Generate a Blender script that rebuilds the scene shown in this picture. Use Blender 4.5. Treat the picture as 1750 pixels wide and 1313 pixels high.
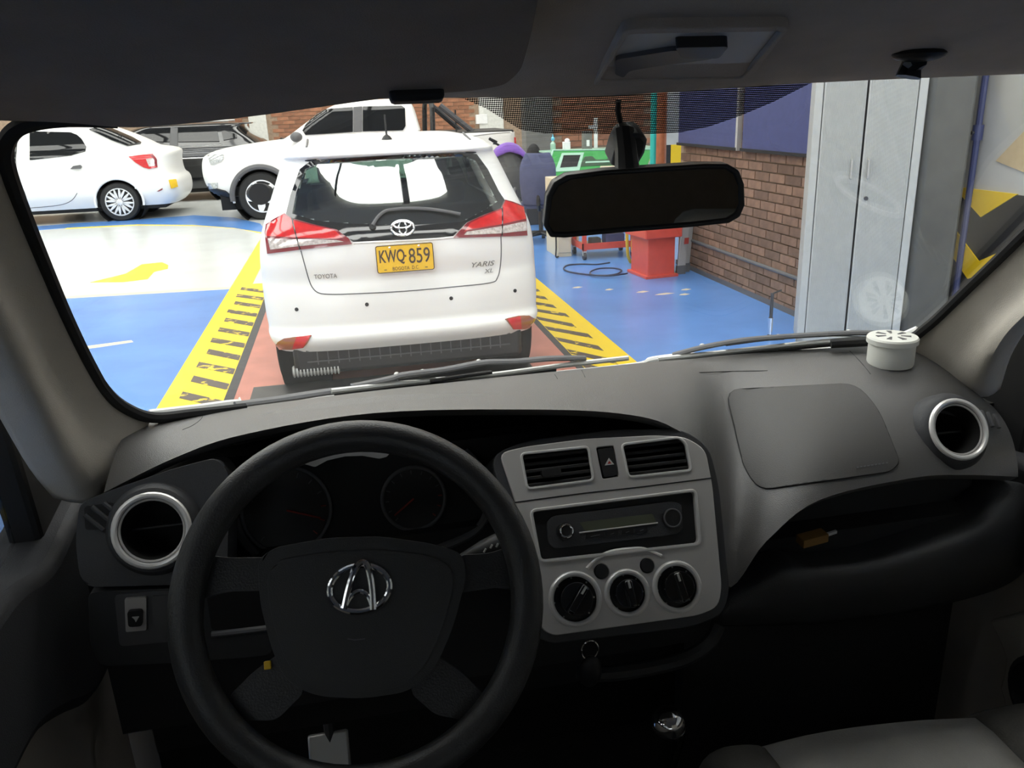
import bpy, bmesh, math, random
from mathutils import Vector, Matrix
from mathutils.bvhtree import BVHTree
from mathutils.geometry import delaunay_2d_cdt
random.seed(7)
for o in list(bpy.data.objects): bpy.data.objects.remove(o)
SC = bpy.context.scene
COL = SC.collection
R = math.radians

# ------------------------------------------------------------------ camera
CAM_H = 1.65; FPX = 1400.0; CX, CY = 875.0, 656.5
PITCH, ROLL, YAW = R(18.75), R(2.25), R(10.7)
fw = Vector((math.sin(YAW)*math.cos(PITCH), math.cos(YAW)*math.cos(PITCH), -math.sin(PITCH)))
rt0 = Vector((math.cos(YAW), -math.sin(YAW), 0)); up0 = rt0.cross(fw)
rt = rt0*math.cos(ROLL) - up0*math.sin(ROLL); up = rt0*math.sin(ROLL) + up0*math.cos(ROLL)
EYE = Vector((0, 0, CAM_H))
cam = bpy.data.cameras.new('camera'); camo = bpy.data.objects.new('camera', cam); COL.objects.link(camo)
m = Matrix((rt, up, -fw)).transposed().to_4x4(); m.translation = EYE; camo.matrix_world = m
cam.sensor_width = 36; cam.lens = FPX/1750*36; cam.clip_start = 0.02; cam.clip_end = 200
SC.camera = camo

# ------------------------------------------------------------------ light
w = bpy.data.worlds.new('world'); SC.world = w; w.use_nodes = True
w.node_tree.nodes['Background'].inputs[0].default_value = (0.9, 0.95, 1.0, 1)
w.node_tree.nodes['Background'].inputs[1].default_value = 0.6
SKYLIGHT = 3.2      # roof panes of the hall
GATE = 2.4           # daylight in the open gateway behind the van
SC.view_settings.view_transform = 'Standard'; SC.view_settings.look = 'None'
SC.view_settings.exposure = 0.9; SC.view_settings.gamma = 1.0
SC.view_settings.use_curve_mapping = False
SC.cycles.max_bounces = 8; SC.cycles.diffuse_bounces = 5; SC.cycles.glossy_bounces = 4
SC.cycles.transparent_max_bounces = 16
SC.cycles.sample_clamp_indirect = 6.0
SC.cycles.use_denoising = True

# ------------------------------------------------------------------ photo measuring: a pixel's ray met with a plane of the place
def ray(u, v): return rt*((u-CX)/FPX) - up*((v-CY)/FPX) + fw
def at(u, v, Y): d = ray(u, v); return EYE + d*(Y/d.y)
def onX(u, v, X): d = ray(u, v); return EYE + d*(X/d.x)
def onZ(u, v, Z): d = ray(u, v); return EYE + d*((Z-CAM_H)/d.z)
def onP(u, v, p, n): d = ray(u, v); return EYE + d*((p-EYE).dot(n)/d.dot(n))

# ------------------------------------------------------------------ mesh helpers
def catmull(P, n, closed=False):
    P = [Vector(p) for p in P]; out = []; N = len(P)
    segs = N if closed else N-1
    for i in range(segs):
        if closed: a, b, c, d = P[i-1], P[i], P[(i+1) % N], P[(i+2) % N]
        else: a, b, c, d = P[max(i-1, 0)], P[i], P[i+1], P[min(i+2, N-1)]
        for k in range(n):
            t = k/n
            out.append(0.5*((2*b)+(c-a)*t+(2*a-5*b+4*c-d)*t*t+(3*b-a-3*c+d)*t**3))
    if not closed: out.append(P[-1])
    return out
def frame_of(d):
    d = d.normalized(); h = Vector((0, 0, 1)) if abs(d.z) < .9 else Vector((1, 0, 0))
    a = d.cross(h).normalized(); return a, d.cross(a).normalized()
class MB:
    def __init__(s): s.v = []; s.f = []
    def add(s, vs, fs):
        o = len(s.v); s.v += [Vector(v) for v in vs]; s.f += [tuple(i+o for i in f) for f in fs]; return s
    def bx(s, x0, x1, y0, y1, z0, z1):
        return s.add([(x0,y0,z0),(x1,y0,z0),(x1,y1,z0),(x0,y1,z0),(x0,y0,z1),(x1,y0,z1),(x1,y1,z1),(x0,y1,z1)],
                     [(0,3,2,1),(4,5,6,7),(0,1,5,4),(1,2,6,5),(2,3,7,6),(3,0,4,7)])
    def obox(s, o, ex, ey, ez, a0, a1, b0, b1, c0, c1):
        P = [o+ex*a+ey*b+ez*c for c in (c0, c1) for a, b in ((a0,b0),(a1,b0),(a1,b1),(a0,b1))]
        return s.add(P, [(0,3,2,1),(4,5,6,7),(0,1,5,4),(1,2,6,5),(2,3,7,6),(3,0,4,7)])
    def loft(s, rings, closed=True, caps=True, ringclosed=False):
        n = len(rings[0]); vs = [p for r in rings for p in r]; fs = []
        nr = len(rings)
        for i in range(nr if ringclosed else nr-1):
            i2 = (i+1) % nr
            for j in range(n if closed else n-1):
                k = (j+1) % n
                fs.append((i*n+j, i*n+k, i2*n+k, i2*n+j))
        if caps and closed and not ringclosed:
            fs.append(tuple(range(n-1, -1, -1))); fs.append(tuple((nr-1)*n+j for j in range(n)))
        return s.add(vs, fs)
    def cyl(s, p0, p1, r0, r1=None, n=16, caps=True):
        p0, p1 = Vector(p0), Vector(p1); r1 = r0 if r1 is None else r1
        a, b = frame_of(p1-p0)
        rg = lambda p, r: [p+(a*math.cos(2*math.pi*k/n)+b*math.sin(2*math.pi*k/n))*r for k in range(n)]
        return s.loft([rg(p0, r0), rg(p1, r1)], caps=caps)
    def lathe(s, o, axis, prof, n=32, caps=True):
        o = Vector(o); axis = Vector(axis).normalized(); A, B = frame_of(axis)
        rings = [[o+axis*h+(A*math.cos(2*math.pi*k/n)+B*math.sin(2*math.pi*k/n))*r for k in range(n)] for r, h in prof]
        return s.loft(rings, caps=caps)
    def tube(s, pts, r, n=8, closed=False, flat=1.0):
        pts = [Vector(p) for p in pts]; N = len(pts); rings = []; prev = None
        for i, p in enumerate(pts):
            if closed: d = pts[(i+1) % N]-pts[i-1]
            else: d = pts[min(i+1, N-1)]-pts[max(i-1, 0)]
            if d.length < 1e-9: d = Vector((0, 0, 1))
            d.normalize()
            if prev is None: a, b = frame_of(d)
            else:
                a = prev - d*prev.dot(d)
                a = a.normalized() if a.length > 1e-6 else frame_of(d)[0]
                b = d.cross(a)
            prev = a; rr = r[i] if isinstance(r, (list, tuple)) else r
            rings.append([p+(a*math.cos(2*math.pi*k/n)+b*math.sin(2*math.pi*k/n)*flat)*rr for k in range(n)])
        return s.loft(rings, ringclosed=closed)
    def grid(s, rows): return s.loft(rows, closed=False, caps=False)
    def prism(s, poly, vec):
        vec = Vector(vec); n = len(poly); P = [Vector(p) for p in poly]
        return s.add(P+[p+vec for p in P], [tuple(range(n-1, -1, -1)), tuple(range(n, 2*n))]+[(i, (i+1) % n, n+(i+1) % n, n+i) for i in range(n)])
    def sphere(s, c, r, n=16, m=10, sc=(1, 1, 1)):
        c = Vector(c)
        rings = [[c+Vector((math.sin(t)*math.cos(2*math.pi*k/n)*r*sc[0], math.sin(t)*math.sin(2*math.pi*k/n)*r*sc[1], math.cos(t)*r*sc[2])) for k in range(n)]
                 for t in [math.pi*(i+.02)/(m+.04) if 0 < i < m else (1e-3 if i == 0 else math.pi-1e-3) for i in range(m+1)]]
        return s.loft(rings)
    def build(s, name, mat, parent=None, smooth=35, bevel=0, seg=2, solid=0, sub=0, off=-1):
        me = bpy.data.meshes.new(name)
        org = wloc(parent) if parent else Vector((0, 0, 0))
        me.from_pydata([v-org for v in s.v], [], s.f); me.validate()
        bm = bmesh.new(); bm.from_mesh(me)
        bmesh.ops.remove_doubles(bm, verts=bm.verts, dist=1e-6)
        bmesh.ops.recalc_face_normals(bm, faces=bm.faces); bm.to_mesh(me); bm.free()
        me.materials.append(mat)
        if smooth:
            me.shade_smooth(); me.set_sharp_from_angle(angle=R(smooth))
        o = bpy.data.objects.new(name, me); COL.objects.link(o)
        if parent: o.parent = parent
        if solid:
            md = o.modifiers.new('solid', 'SOLIDIFY'); md.thickness = solid; md.offset = off
        if bevel:
            md = o.modifiers.new('bevel', 'BEVEL'); md.width = bevel; md.segments = seg; md.limit_method = 'ANGLE'; md.angle_limit = R(35)
            md.harden_normals = False
        if sub:
            md = o.modifiers.new('sub', 'SUBSURF'); md.levels = sub; md.render_levels = sub
        return o
def wloc(o):
    p = Vector(o.location)
    while o.parent: o = o.parent; p += Vector(o.location)
    return p
def thing(name, label, cat, loc=(0, 0, 0), group=None):
    o = bpy.data.objects.new(name, None); COL.objects.link(o); o.location = loc
    o.empty_display_size = .05
    return tag(o, label, cat, group)
def tag(o, label, cat, group=None):
    o['label'] = label; o['category'] = cat
    if group: o['group'] = group
    return o
def struct(o): o['kind'] = 'structure'; return o
def in_poly(p, poly):
    x, y = p; c = False; n = len(poly)
    for i in range(n):
        x1, y1 = poly[i][0], poly[i][1]; x2, y2 = poly[i-1][0], poly[i-1][1]
        if (y1 > y) != (y2 > y) and x < (x2-x1)*(y-y1)/(y2-y1)+x1: c = not c
    return c
def dense(poly, step):
    out = []
    for i in range(len(poly)):
        a = Vector(poly[i][:2]); b = Vector(poly[(i+1) % len(poly)][:2]); k = max(1, int(math.ceil((b-a).length/step)))
        out += [a+(b-a)*(j/k) for j in range(k)]
    return out
def tri2d(outer, holes=(), step=None, inner=True):
    """triangles of a 2-D outline with holes; step = size of the interior net"""
    loops = [outer]+list(holes); V = []; E = []
    for L in loops:
        L = dense(L, step) if step else [Vector(p[:2]) for p in L]
        o = len(V); V += L; E += [(o+i, o+(i+1) % len(L)) for i in range(len(L))]
    if step and inner:
        xs = [p.x for p in V]; ys = [p.y for p in V]; B = list(V)
        y = min(ys)+step*.7
        while y < max(ys):
            x = min(xs)+step*.7
            while x < max(xs):
                if in_poly((x, y), outer) and not any(in_poly((x, y), h) for h in holes) and min((abs(b.x-x)+abs(b.y-y)) for b in B) > step*.6: V.append(Vector((x, y)))
                x += step
            y += step
    v, e, f, *_ = delaunay_2d_cdt(V, E, [], 0, 1e-7)
    F = []
    for t in f:
        c = (v[t[0]]+v[t[1]]+v[t[2]])/3
        if in_poly(c, outer) and not any(in_poly(c, h) for h in holes): F.append(tuple(t))
    return v, F
def shell(front, back, F):
    """closed slab from two vertex nets that share the triangles F"""
    n = len(front); cnt = {}
    for t in F:
        for i in range(3):
            a, b = t[i], t[(i+1) % 3]; cnt[(a, b)] = cnt.get((a, b), 0)+1
    fs = [tuple(t) for t in F]+[tuple(n+i for i in reversed(t)) for t in F]
    fs += [(b, a, n+a, n+b) for (a, b) in cnt if (b, a) not in cnt]
    return MB().add(list(front)+list(back), fs)
class Frame:
    """a flat working plane: o origin, ex / ey in the plane, n towards the viewer"""
    def __init__(s, o, ex, ey): s.o = Vector(o); s.ex = Vector(ex).normalized(); s.ey = Vector(ey).normalized(); s.n = s.ex.cross(s.ey).normalized()
    def w(s, a, b, h=0): return s.o+s.ex*a+s.ey*b+s.n*h
    def px(s, u, v, h=0):
        q = onP(u, v, s.o+s.n*h, s.n)-s.o; return (q.dot(s.ex), q.dot(s.ey))
    def plate(s, outer, h0, h1, holes=()):
        v, F = tri2d(outer, holes); return shell([s.w(p.x, p.y, h1) for p in v], [s.w(p.x, p.y, h0) for p in v], F)
    def circ(s, c, r, n=32, ry=None): return [(c[0]+r*math.cos(2*math.pi*k/n), c[1]+(ry or r)*math.sin(2*math.pi*k/n)) for k in range(n)]
    def tube(s, pts, r, h=0, n=8, closed=False): return MB().tube([s.w(p[0], p[1], h) for p in pts], r, n, closed)
def rrect(a0, a1, b0, b1, r, n=4):
    out = []
    for cx, cy, t0 in ((a1-r, b1-r, 0), (a0+r, b1-r, 90), (a0+r, b0+r, 180), (a1-r, b0+r, 270)):
        out += [(cx+r*math.cos(R(t0+90*k/n)), cy+r*math.sin(R(t0+90*k/n))) for k in range(n+1)]
    return out
def rpoly(P, r, n=4):
    """outline with rounded corners"""
    out = []; N = len(P)
    for i in range(N):
        a, b, c = Vector(P[i-1][:2]), Vector(P[i][:2]), Vector(P[(i+1) % N][:2])
        d1 = (a-b); d2 = (c-b); k = min(r, d1.length*.45, d2.length*.45); p = b+d1.normalized()*k; q = b+d2.normalized()*k
        for j in range(n+1):
            t = j/n; out.append(tuple((1-t)**2*p+2*t*(1-t)*b+t*t*q))
    return out
def bvh_of(mb): return BVHTree.FromPolygons([tuple(v) for v in mb.v], mb.f)
def cast_px(bv, u, v):
    d = ray(u, v).normalized(); h = bv.ray_cast(EYE+d*.05, d)
    if h[0] is None:
        best = None; t = .4
        while t < 26:
            l, n, i, ds = bv.find_nearest(EYE+d*t); ds /= t
            if best is None or ds < best[2]: best = (l, n, ds)
            t *= 1.04
        l, n = best[0], best[1]
    else: l, n = h[0], h[1]
    if n.dot(d) > 0: n = -n
    return l, n
def decal(bv, poly, off=.004, depth=.012, step=8, holes=()):
    """a thin shaped piece that hugs a body: outline read off the photo, laid on the real surface"""
    v, F = tri2d(poly, holes, step); fr = []; bk = []
    for p in v:
        l, n = cast_px(bv, p.x, p.y); fr.append(l+n*off); bk.append(l-n*depth)
    return shell(fr, bk, F)
def ribbon(bv, path, wd, off=.003, n=4):
    P = catmull([(p[0], p[1], 0) for p in path], n); pts = []
    for p in P: l, nn = cast_px(bv, p.x, p.y); pts.append(l+nn*off)
    return MB().tube(pts, wd, 6)
_fonts = {}
def text_tris(s, size=1.0, extr=0.0, shear=0, bold=0):
    cu = bpy.data.curves.new('t', 'FONT'); cu.body = s; cu.size = size; cu.align_x = 'CENTER'; cu.align_y = 'CENTER'; cu.extrude = extr; cu.shear = shear; cu.offset = bold; cu.resolution_u = 4
    o = bpy.data.objects.new('t', cu); COL.objects.link(o); dg = bpy.context.evaluated_depsgraph_get(); dg.update()
    me = bpy.data.meshes.new_from_object(o.evaluated_get(dg))
    V = [Vector(v.co) for v in me.vertices]; F = [tuple(p.vertices) for p in me.polygons]
    bpy.data.objects.remove(o); bpy.data.curves.remove(cu); bpy.data.meshes.remove(me); return V, F
def lettering(s, o, ex, ey, width, height, depth=.002, shear=0, bold=0):
    V, F = text_tris(s, 1.0, 0.5, shear, bold)
    x0 = min(v.x for v in V); x1 = max(v.x for v in V); y0 = min(v.y for v in V); y1 = max(v.y for v in V)
    n = ex.cross(ey).normalized()
    return MB().add([o+ex*((v.x-(x0+x1)/2)/(x1-x0)*width)+ey*((v.y-(y0+y1)/2)/(y1-y0)*height)+n*(v.z+.5)*depth for v in V], F)

# ------------------------------------------------------------------ materials
def mat(name, col, rough=.5, metal=0, spec=.5, coat=0, noise=0, nscale=20, bump=0, bscale=200, var=0, trans=None, emit=0, sheen=0):
    mt = bpy.data.materials.new(name); mt.use_nodes = True; nt = mt.node_tree; b = nt.nodes['Principled BSDF']
    L = nt.links.new
    c4 = (*col, 1); b.inputs['Base Color'].default_value = c4; b.inputs['Roughness'].default_value = rough
    b.inputs['Metallic'].default_value = metal; b.inputs['Specular IOR Level'].default_value = spec
    b.inputs['Coat Weight'].default_value = coat; b.inputs['Coat Roughness'].default_value = .04
    if sheen: b.inputs['Sheen Weight'].default_value = sheen
    tc = nt.nodes.new('ShaderNodeTexCoord')
    if noise or var:
        nz = nt.nodes.new('ShaderNodeTexNoise'); nz.inputs['Scale'].default_value = nscale; nz.inputs['Detail'].default_value = 6
        L(tc.outputs['Object'], nz.inputs['Vector'])
        mp = nt.nodes.new('ShaderNodeMapRange'); mp.inputs[1].default_value = .3; mp.inputs[2].default_value = .7
        mp.inputs[3].default_value = 1-noise; mp.inputs[4].default_value = 1+noise; L(nz.outputs[0], mp.inputs[0])
        val = mp.outputs[0]
        if var:
            oi = nt.nodes.new('ShaderNodeObjectInfo'); m2 = nt.nodes.new('ShaderNodeMapRange')
            m2.inputs[3].default_value = 1-var; m2.inputs[4].default_value = 1+var; L(oi.outputs['Random'], m2.inputs[0])
            mu = nt.nodes.new('ShaderNodeMath'); mu.operation = 'MULTIPLY'; L(val, mu.inputs[0]); L(m2.outputs[0], mu.inputs[1]); val = mu.outputs[0]
        mx = nt.nodes.new('ShaderNodeVectorMath'); mx.operation = 'SCALE'; mx.inputs[0].default_value = col; L(val, mx.inputs['Scale'])
        L(mx.outputs[0], b.inputs['Base Color'])
    if bump:
        n2 = nt.nodes.new('ShaderNodeTexNoise'); n2.inputs['Scale'].default_value = bscale; n2.inputs['Detail'].default_value = 3
        L(tc.outputs['Object'], n2.inputs['Vector'])
        bp = nt.nodes.new('ShaderNodeBump'); bp.inputs['Strength'].default_value = bump; bp.inputs['Distance'].default_value = .002
        L(n2.outputs[0], bp.inputs['Height']); L(bp.outputs[0], b.inputs['Normal'])
    if emit: b.inputs['Emission Color'].default_value = c4; b.inputs['Emission Strength'].default_value = emit
    return mt
def worn(name, col, under, amount=.5, scale=6, rough=.35):
    """paint with chipped patches showing what lies under it"""
    mt = mat(name, col, rough); nt = mt.node_tree; b = nt.nodes['Principled BSDF']; L = nt.links.new
    tc = nt.nodes.new('ShaderNodeTexCoord'); nz = nt.nodes.new('ShaderNodeTexNoise'); nz.inputs['Scale'].default_value = scale; nz.inputs['Detail'].default_value = 8; nz.inputs['Roughness'].default_value = .65
    geo = nt.nodes.new('ShaderNodeNewGeometry'); L(geo.outputs['Position'], nz.inputs['Vector'])
    cr = nt.nodes.new('ShaderNodeValToRGB'); cr.color_ramp.elements[0].position = amount; cr.color_ramp.elements[1].position = amount+.03
    cr.color_ramp.elements[0].color = (*col, 1); cr.color_ramp.elements[1].color = (*under, 1)
    L(nz.outputs[0], cr.inputs[0]); L(cr.outputs[0], b.inputs['Base Color']); return mt
def pane(name, tint=(.92, .95, .93), ior=1.5, gl=1.0, rough=0.0):
    mt = bpy.data.materials.new(name); mt.use_nodes = True; nt = mt.node_tree; nt.nodes.remove(nt.nodes['Principled BSDF'])
    out = nt.nodes['Material Output']; t = nt.nodes.new('ShaderNodeBsdfTransparent'); t.inputs[0].default_value = (*tint, 1)
    g = nt.nodes.new('ShaderNodeBsdfGlossy'); g.inputs['Roughness'].default_value = rough; g.inputs[0].default_value = (1, 1, 1, 1)
    # Schlick reflectance that is the same from both sides of the pane
    lw = nt.nodes.new('ShaderNodeLayerWeight'); lw.inputs['Blend'].default_value = .5; pw = nt.nodes.new('ShaderNodeMath'); pw.operation = 'POWER'; pw.inputs[1].default_value = 5
    f0 = ((ior-1)/(ior+1))**2; fr = nt.nodes.new('ShaderNodeMath'); fr.operation = 'MULTIPLY_ADD'; fr.inputs[1].default_value = 1-f0; fr.inputs[2].default_value = f0
    nt.links.new(lw.outputs['Facing'], pw.inputs[0]); nt.links.new(pw.outputs[0], fr.inputs[0]); mx = nt.nodes.new('ShaderNodeMixShader')
    mu = nt.nodes.new('ShaderNodeMath'); mu.operation = 'MULTIPLY'; mu.inputs[1].default_value = gl; mu.use_clamp = True
    L = nt.links.new; L(fr.outputs[0], mu.inputs[0]); L(mu.outputs[0], mx.inputs[0]); L(t.outputs[0], mx.inputs[1]); L(g.outputs[0], mx.inputs[2]); L(mx.outputs[0], out.inputs[0])
    return mt
M = {}
M['white_car'] = mat('white car paint', (.80, .80, .78), .35, coat=.25)
M['white_car2'] = mat('bright white car paint', (.82, .82, .80), .38, coat=.25)
M['black_car'] = mat('black car paint', (.008, .009, .011), .12, coat=1)
M['dark_glass'] = mat('dark tinted glass', (.010, .011, .012), .03, spec=.55)
M['tint'] = pane('tinted rear glass', (.55, .62, .58), 1.7, 3.0)
M['wind'] = pane('windshield glass', (.97, .985, .975), 1.5, 1.5)
M['side_pane'] = pane('side window glass', (.46, .475, .48), 1.5, 1.0)
M['rear_pane'] = pane('dark rear side glass', (.16, .165, .165), 1.5, 1.0)
M['green_glass'] = pane('greenish glass', (.75, .92, .85), 1.5, .6)
M['tyre'] = mat('tyre rubber', (.018, .018, .018), .8, bump=.3)
M['alloy'] = mat('alloy wheel', (.62, .62, .63), .3, .8)
M['hubcap'] = mat('silver hub cap', (.72, .73, .74), .35, .3)
M['black_plastic'] = mat('black plastic', (.012, .012, .013), .5)
M['soft_black'] = mat('soft black', (.010, .010, .011), .75)
M['gloss_black'] = mat('gloss black trim', (.008, .008, .009), .08, coat=1)
M['grey_plastic'] = mat('grey plastic', (.10, .10, .105), .55)
M['well'] = mat('wheel well lining', (.01, .01, .01), .9)
M['red_lens'] = mat('red lens', (.55, .010, .012), .12, coat=1, noise=.15, nscale=40)
M['dark_red_lens'] = mat('dark red lens', (.20, .006, .016), .15, coat=1)
M['clear_lens'] = mat('clear lens', (.62, .55, .52), .12, .35, coat=1, noise=.35, nscale=60)
M['chrome'] = mat('chrome', (.85, .85, .86), .08, 1.0)
M['plate_yellow'] = mat('plate yellow', (.85, .52, .02), .4, noise=.08)
M['plate_ink'] = mat('plate ink', (.06, .035, .02), .5)
M['badge_grey'] = mat('badge grey', (.22, .22, .22), .3, .5)
M['headlamp'] = mat('headlamp lens', (.5, .52, .52), .1, .3, coat=1, noise=.3, nscale=40)
M['amber'] = mat('amber', (.30, .09, .03), .2, coat=1)
# hall
M['floor_grey'] = mat('pale grey epoxy floor', (.62, .64, .63), .22, noise=.06, nscale=1.5)
M['floor_blue'] = mat('blue floor paint', (.105, .270, .65), .22, noise=.12, nscale=1.8)
M['floor_red'] = mat('red floor paint', (.52, .19, .14), .4, noise=.12, nscale=5)
M['floor_yellow'] = worn('yellow floor paint', (.86, .62, .006), (.45, .33, .05), .72, 3)
M['floor_black'] = worn('worn black floor paint', (.065, .048, .042), (.80, .58, .02), .56, 9)
M['strip_black'] = mat('black strip', (.025, .025, .028), .5, noise=.3)
M['brick'] = mat('brown brick', (.195, .112, .074), .85, noise=.25, nscale=14, var=.28, bump=.5, bscale=90)
M['brick_far'] = mat('red brown brick', (.30, .135, .075), .85, noise=.2, nscale=10, var=.22)
M['mortar'] = mat('mortar', (.33, .24, .17), .9, noise=.2)
M['concrete'] = mat('grey concrete', (.155, .155, .142), .6, noise=.10, nscale=6, bump=.2)
M['pale_wall'] = mat('pale grey painted wall', (.50, .50, .47), .45, noise=.10, nscale=3)
M['wall_white'] = mat('white painted wall', (.66, .66, .62), .6, noise=.08)
M['ceil'] = mat('pale steel roof', (.16, .16, .16), .7)
M['steel_dark'] = mat('dark steel', (.06, .06, .065), .5, .4)
M['locker'] = mat('light grey locker', (.44, .45, .43), .42, noise=.05)
M['locker_groove'] = mat('locker groove', (.30, .31, .30), .5)
M['blue_board'] = mat('blue board', (.050, .062, .175), .6, noise=.08)
M['haz_yellow'] = mat('hazard yellow', (.88, .58, .006), .4)
M['haz_black'] = mat('hazard black', (.014, .014, .014), .6)
M['tan'] = mat('tan board', (.55, .42, .24), .7, noise=.06)
M['blue_pipe'] = mat('blue pipe paint', (.05, .06, .15), .5)
M['teal'] = mat('teal pipe paint', (.02, .42, .36), .4)
M['rust'] = mat('orange brown pipe', (.42, .13, .05), .5, noise=.15)
M['red_paint'] = mat('red tool paint', (.62, .075, .05), .4, noise=.06)
M['green_paint'] = mat('green panel', (.02, .30, .05), .4)
M['green_dark'] = mat('dark green panel', (.008, .05, .014), .3)
M['green_pale'] = mat('pale green edge', (.36, .60, .46), .3)
M['cream'] = mat('cream paint', (.62, .55, .40), .5)
M['chair_grey'] = mat('grey chair fabric', (.10, .10, .095), .9, noise=.1, bump=.3)
M['chair_blue'] = mat('blue chair fabric', (.075, .085, .16), .9, noise=.1, bump=.3)
M['purple'] = mat('purple cloth', (.20, .09, .42), .85, noise=.15, sheen=.3)
M['alu'] = mat('aluminium', (.55, .55, .53), .4, .6)
M['cable'] = mat('dark blue cable', (.010, .018, .05), .5)
M['yellow_cord'] = mat('yellow hose', (.75, .48, .03), .5)
M['paper'] = mat('white paper', (.8, .8, .8), .6)
M['cyan'] = mat('light blue plastic', (.15, .55, .75), .4)
M['sky'] = mat('daylight roof pane', (1, .98, .93), .5, emit=SKYLIGHT)
M['gate'] = mat('daylight gateway', (.97, .99, 1), .5, emit=GATE)
# van interior
M['pad'] = mat('dash pad plastic', (.088, .085, .083), .43, spec=.85, noise=.05, nscale=6, bump=.35, bscale=900)
M['lid'] = mat('airbag lid plastic', (.060, .058, .056), .55, bump=.3, bscale=900)
M['plate_steel'] = mat('worn steel plate', (.075, .073, .07), .5, .3, noise=.25, nscale=5)
M['dash'] = mat('dark dash plastic', (.040, .041, .045), .6, noise=.05, bump=.3, bscale=900)
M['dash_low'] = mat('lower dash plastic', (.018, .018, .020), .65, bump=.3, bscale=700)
M['silver'] = mat('silver painted panel', (.60, .58, .56), .38, .3, noise=.02)
M['silver_edge'] = mat('bright silver rim', (.82, .80, .78), .28, .35)
M['wheel'] = mat('steering wheel skin', (.030, .030, .031), .40, noise=.25, nscale=22, bump=.3, bscale=500)
M['hub'] = mat('airbag cover', (.034, .035, .036), .55, bump=.25, bscale=800)
M['headliner'] = mat('headliner cloth', (.44, .385, .33), .95, noise=.06, bump=.5, bscale=700)
M['visor'] = mat('visor cloth', (.225, .18, .14), .95, noise=.08, bump=.5, bscale=700)
M['pillar'] = mat('beige grey pillar trim', (.52, .48, .42), .75, noise=.04, bump=.35, bscale=700)
M['door_dark'] = mat('dark blue grey door trim', (.035, .036, .042), .7, bump=.3, bscale=600)
M['door_beige'] = mat('beige door panel', (.50, .455, .40), .8, bump=.3, bscale=600)
M['mirror'] = mat('mirror glass', (.55, .57, .57), .02, 1.0)
M['lamp_lens'] = mat('frosted lamp lens', (.50, .50, .49), .6)
M['seat_grey'] = mat('grey seat fabric', (.33, .32, .30), .95, noise=.16, nscale=9, bump=.6, bscale=420)
M['seat_dark'] = mat('dark seat fabric', (.085, .08, .072), .95, bump=.5, bscale=420)
M['thread'] = mat('pale thread', (.45, .43, .38), .8)
M['pot'] = mat('cream white plastic', (.86, .86, .80), .35)
M['lcd'] = mat('grey green display', (.10, .11, .075), .25, coat=.5)
M['mark'] = mat('pale printed mark', (.5, .5, .48), .6)
M['red_mark'] = mat('dull red mark', (.35, .03, .02), .5)
M['wood'] = mat('brown paper', (.30, .16, .04), .6)
M['carpet'] = mat('dark carpet', (.012, .012, .012), 1.0, noise=.2)

# ================================================================== THE HALL
def flat(poly, z0, z1):
    v, F = tri2d(poly); return shell([(p.x, p.y, z1) for p in v], [(p.x, p.y, z0) for p in v], F)
XL, XR, YB, YF = -14.0, 4.3, 21.0, -7.0
floor = struct(MB().bx(XL, 8.0, YF, YB, -.2, 0).build('floor', M['floor_grey'], smooth=0))
def paint(name, poly, m, h=.003, z=-.004): return flat(poly, z, h).build(name, m, floor, smooth=0)
paint('blue_paint', [(-8, YF), (-1.245, YF), (-1.245, 8.56), (-4.5, 8.86), (-8, 9.2)], M['floor_blue'])
paint('blue_paint', [(1.79, YF), (8.0, YF), (8.0, 12.6), (3.0, 12.6), (1.79, 13.4)], M['floor_blue'])
arc_o = [(-6.5, 15.2), (-4.6, 15.6), (-3.6, 15.6), (-2.71, 15.75), (-1.93, 15.0), (-1.40, 13.9), (-1.28, 13.2)]
arc_i = [(-1.28, 12.8), (-1.77, 13.54), (-2.49, 14.26), (-3.47, 14.83), (-4.6, 14.95), (-6.5, 14.6)]
paint('blue_arc', arc_o+arc_i, M['floor_blue'])
paint('yellow_arc_line', [(-1.20, 12.55), (-1.28, 12.8), (-1.77, 13.54), (-2.49, 14.26), (-3.47, 14.83), (-4.6, 14.95), (-4.6, 14.83), (-3.42, 14.71), (-2.40, 14.13), (-1.68, 13.42), (-1.24, 12.62)], M['floor_yellow'], .0035)
paint('yellow_border_line', [(-8, 9.2), (-4.5, 8.86), (-1.245, 8.56), (-1.245, 8.68), (-4.5, 8.99), (-8, 9.33)], M['cream'], .0035)
paint('floor_arrow', [(-2.82, 9.55), (-2.55, 9.95), (-2.50, 10.55), (-2.28, 10.6), (-2.16, 10.35), (-2.12, 10.1), (-2.24, 9.95), (-2.22, 9.50), (-2.45, 9.42)], M['floor_yellow'])
paint('red_lane', [(-.80, YF), (1.37, YF), (1.37, 13), (-.80, 13)], M['floor_red'])
paint('black_lane_edge', [(-.86, YF), (-.80, YF), (-.80, 12.6), (-.86, 12.6)], M['strip_black'], .004)
paint('black_lane_edge', [(1.37, YF), (1.42, YF), (1.42, 12.6), (1.37, 12.6)], M['strip_black'], .004)
paint('yellow_lane_stripe', [(-1.245, YF), (-.86, YF), (-.86, 8.75), (-1.04, 8.75), (-1.04, 12.6), (-1.245, 12.6)], M['floor_yellow'], .0035)
paint('yellow_lane_stripe', [(1.42, YF), (1.79, YF), (1.79, 12.6), (1.42, 12.6)], M['floor_yellow'], .0035)
paint('roller_plate', [(-.70, 3.6), (1.10, 3.6), (1.10, 5.20), (-.70, 5.20)], M['plate_steel'], .006)
k = 0
y = 8.42
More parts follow.
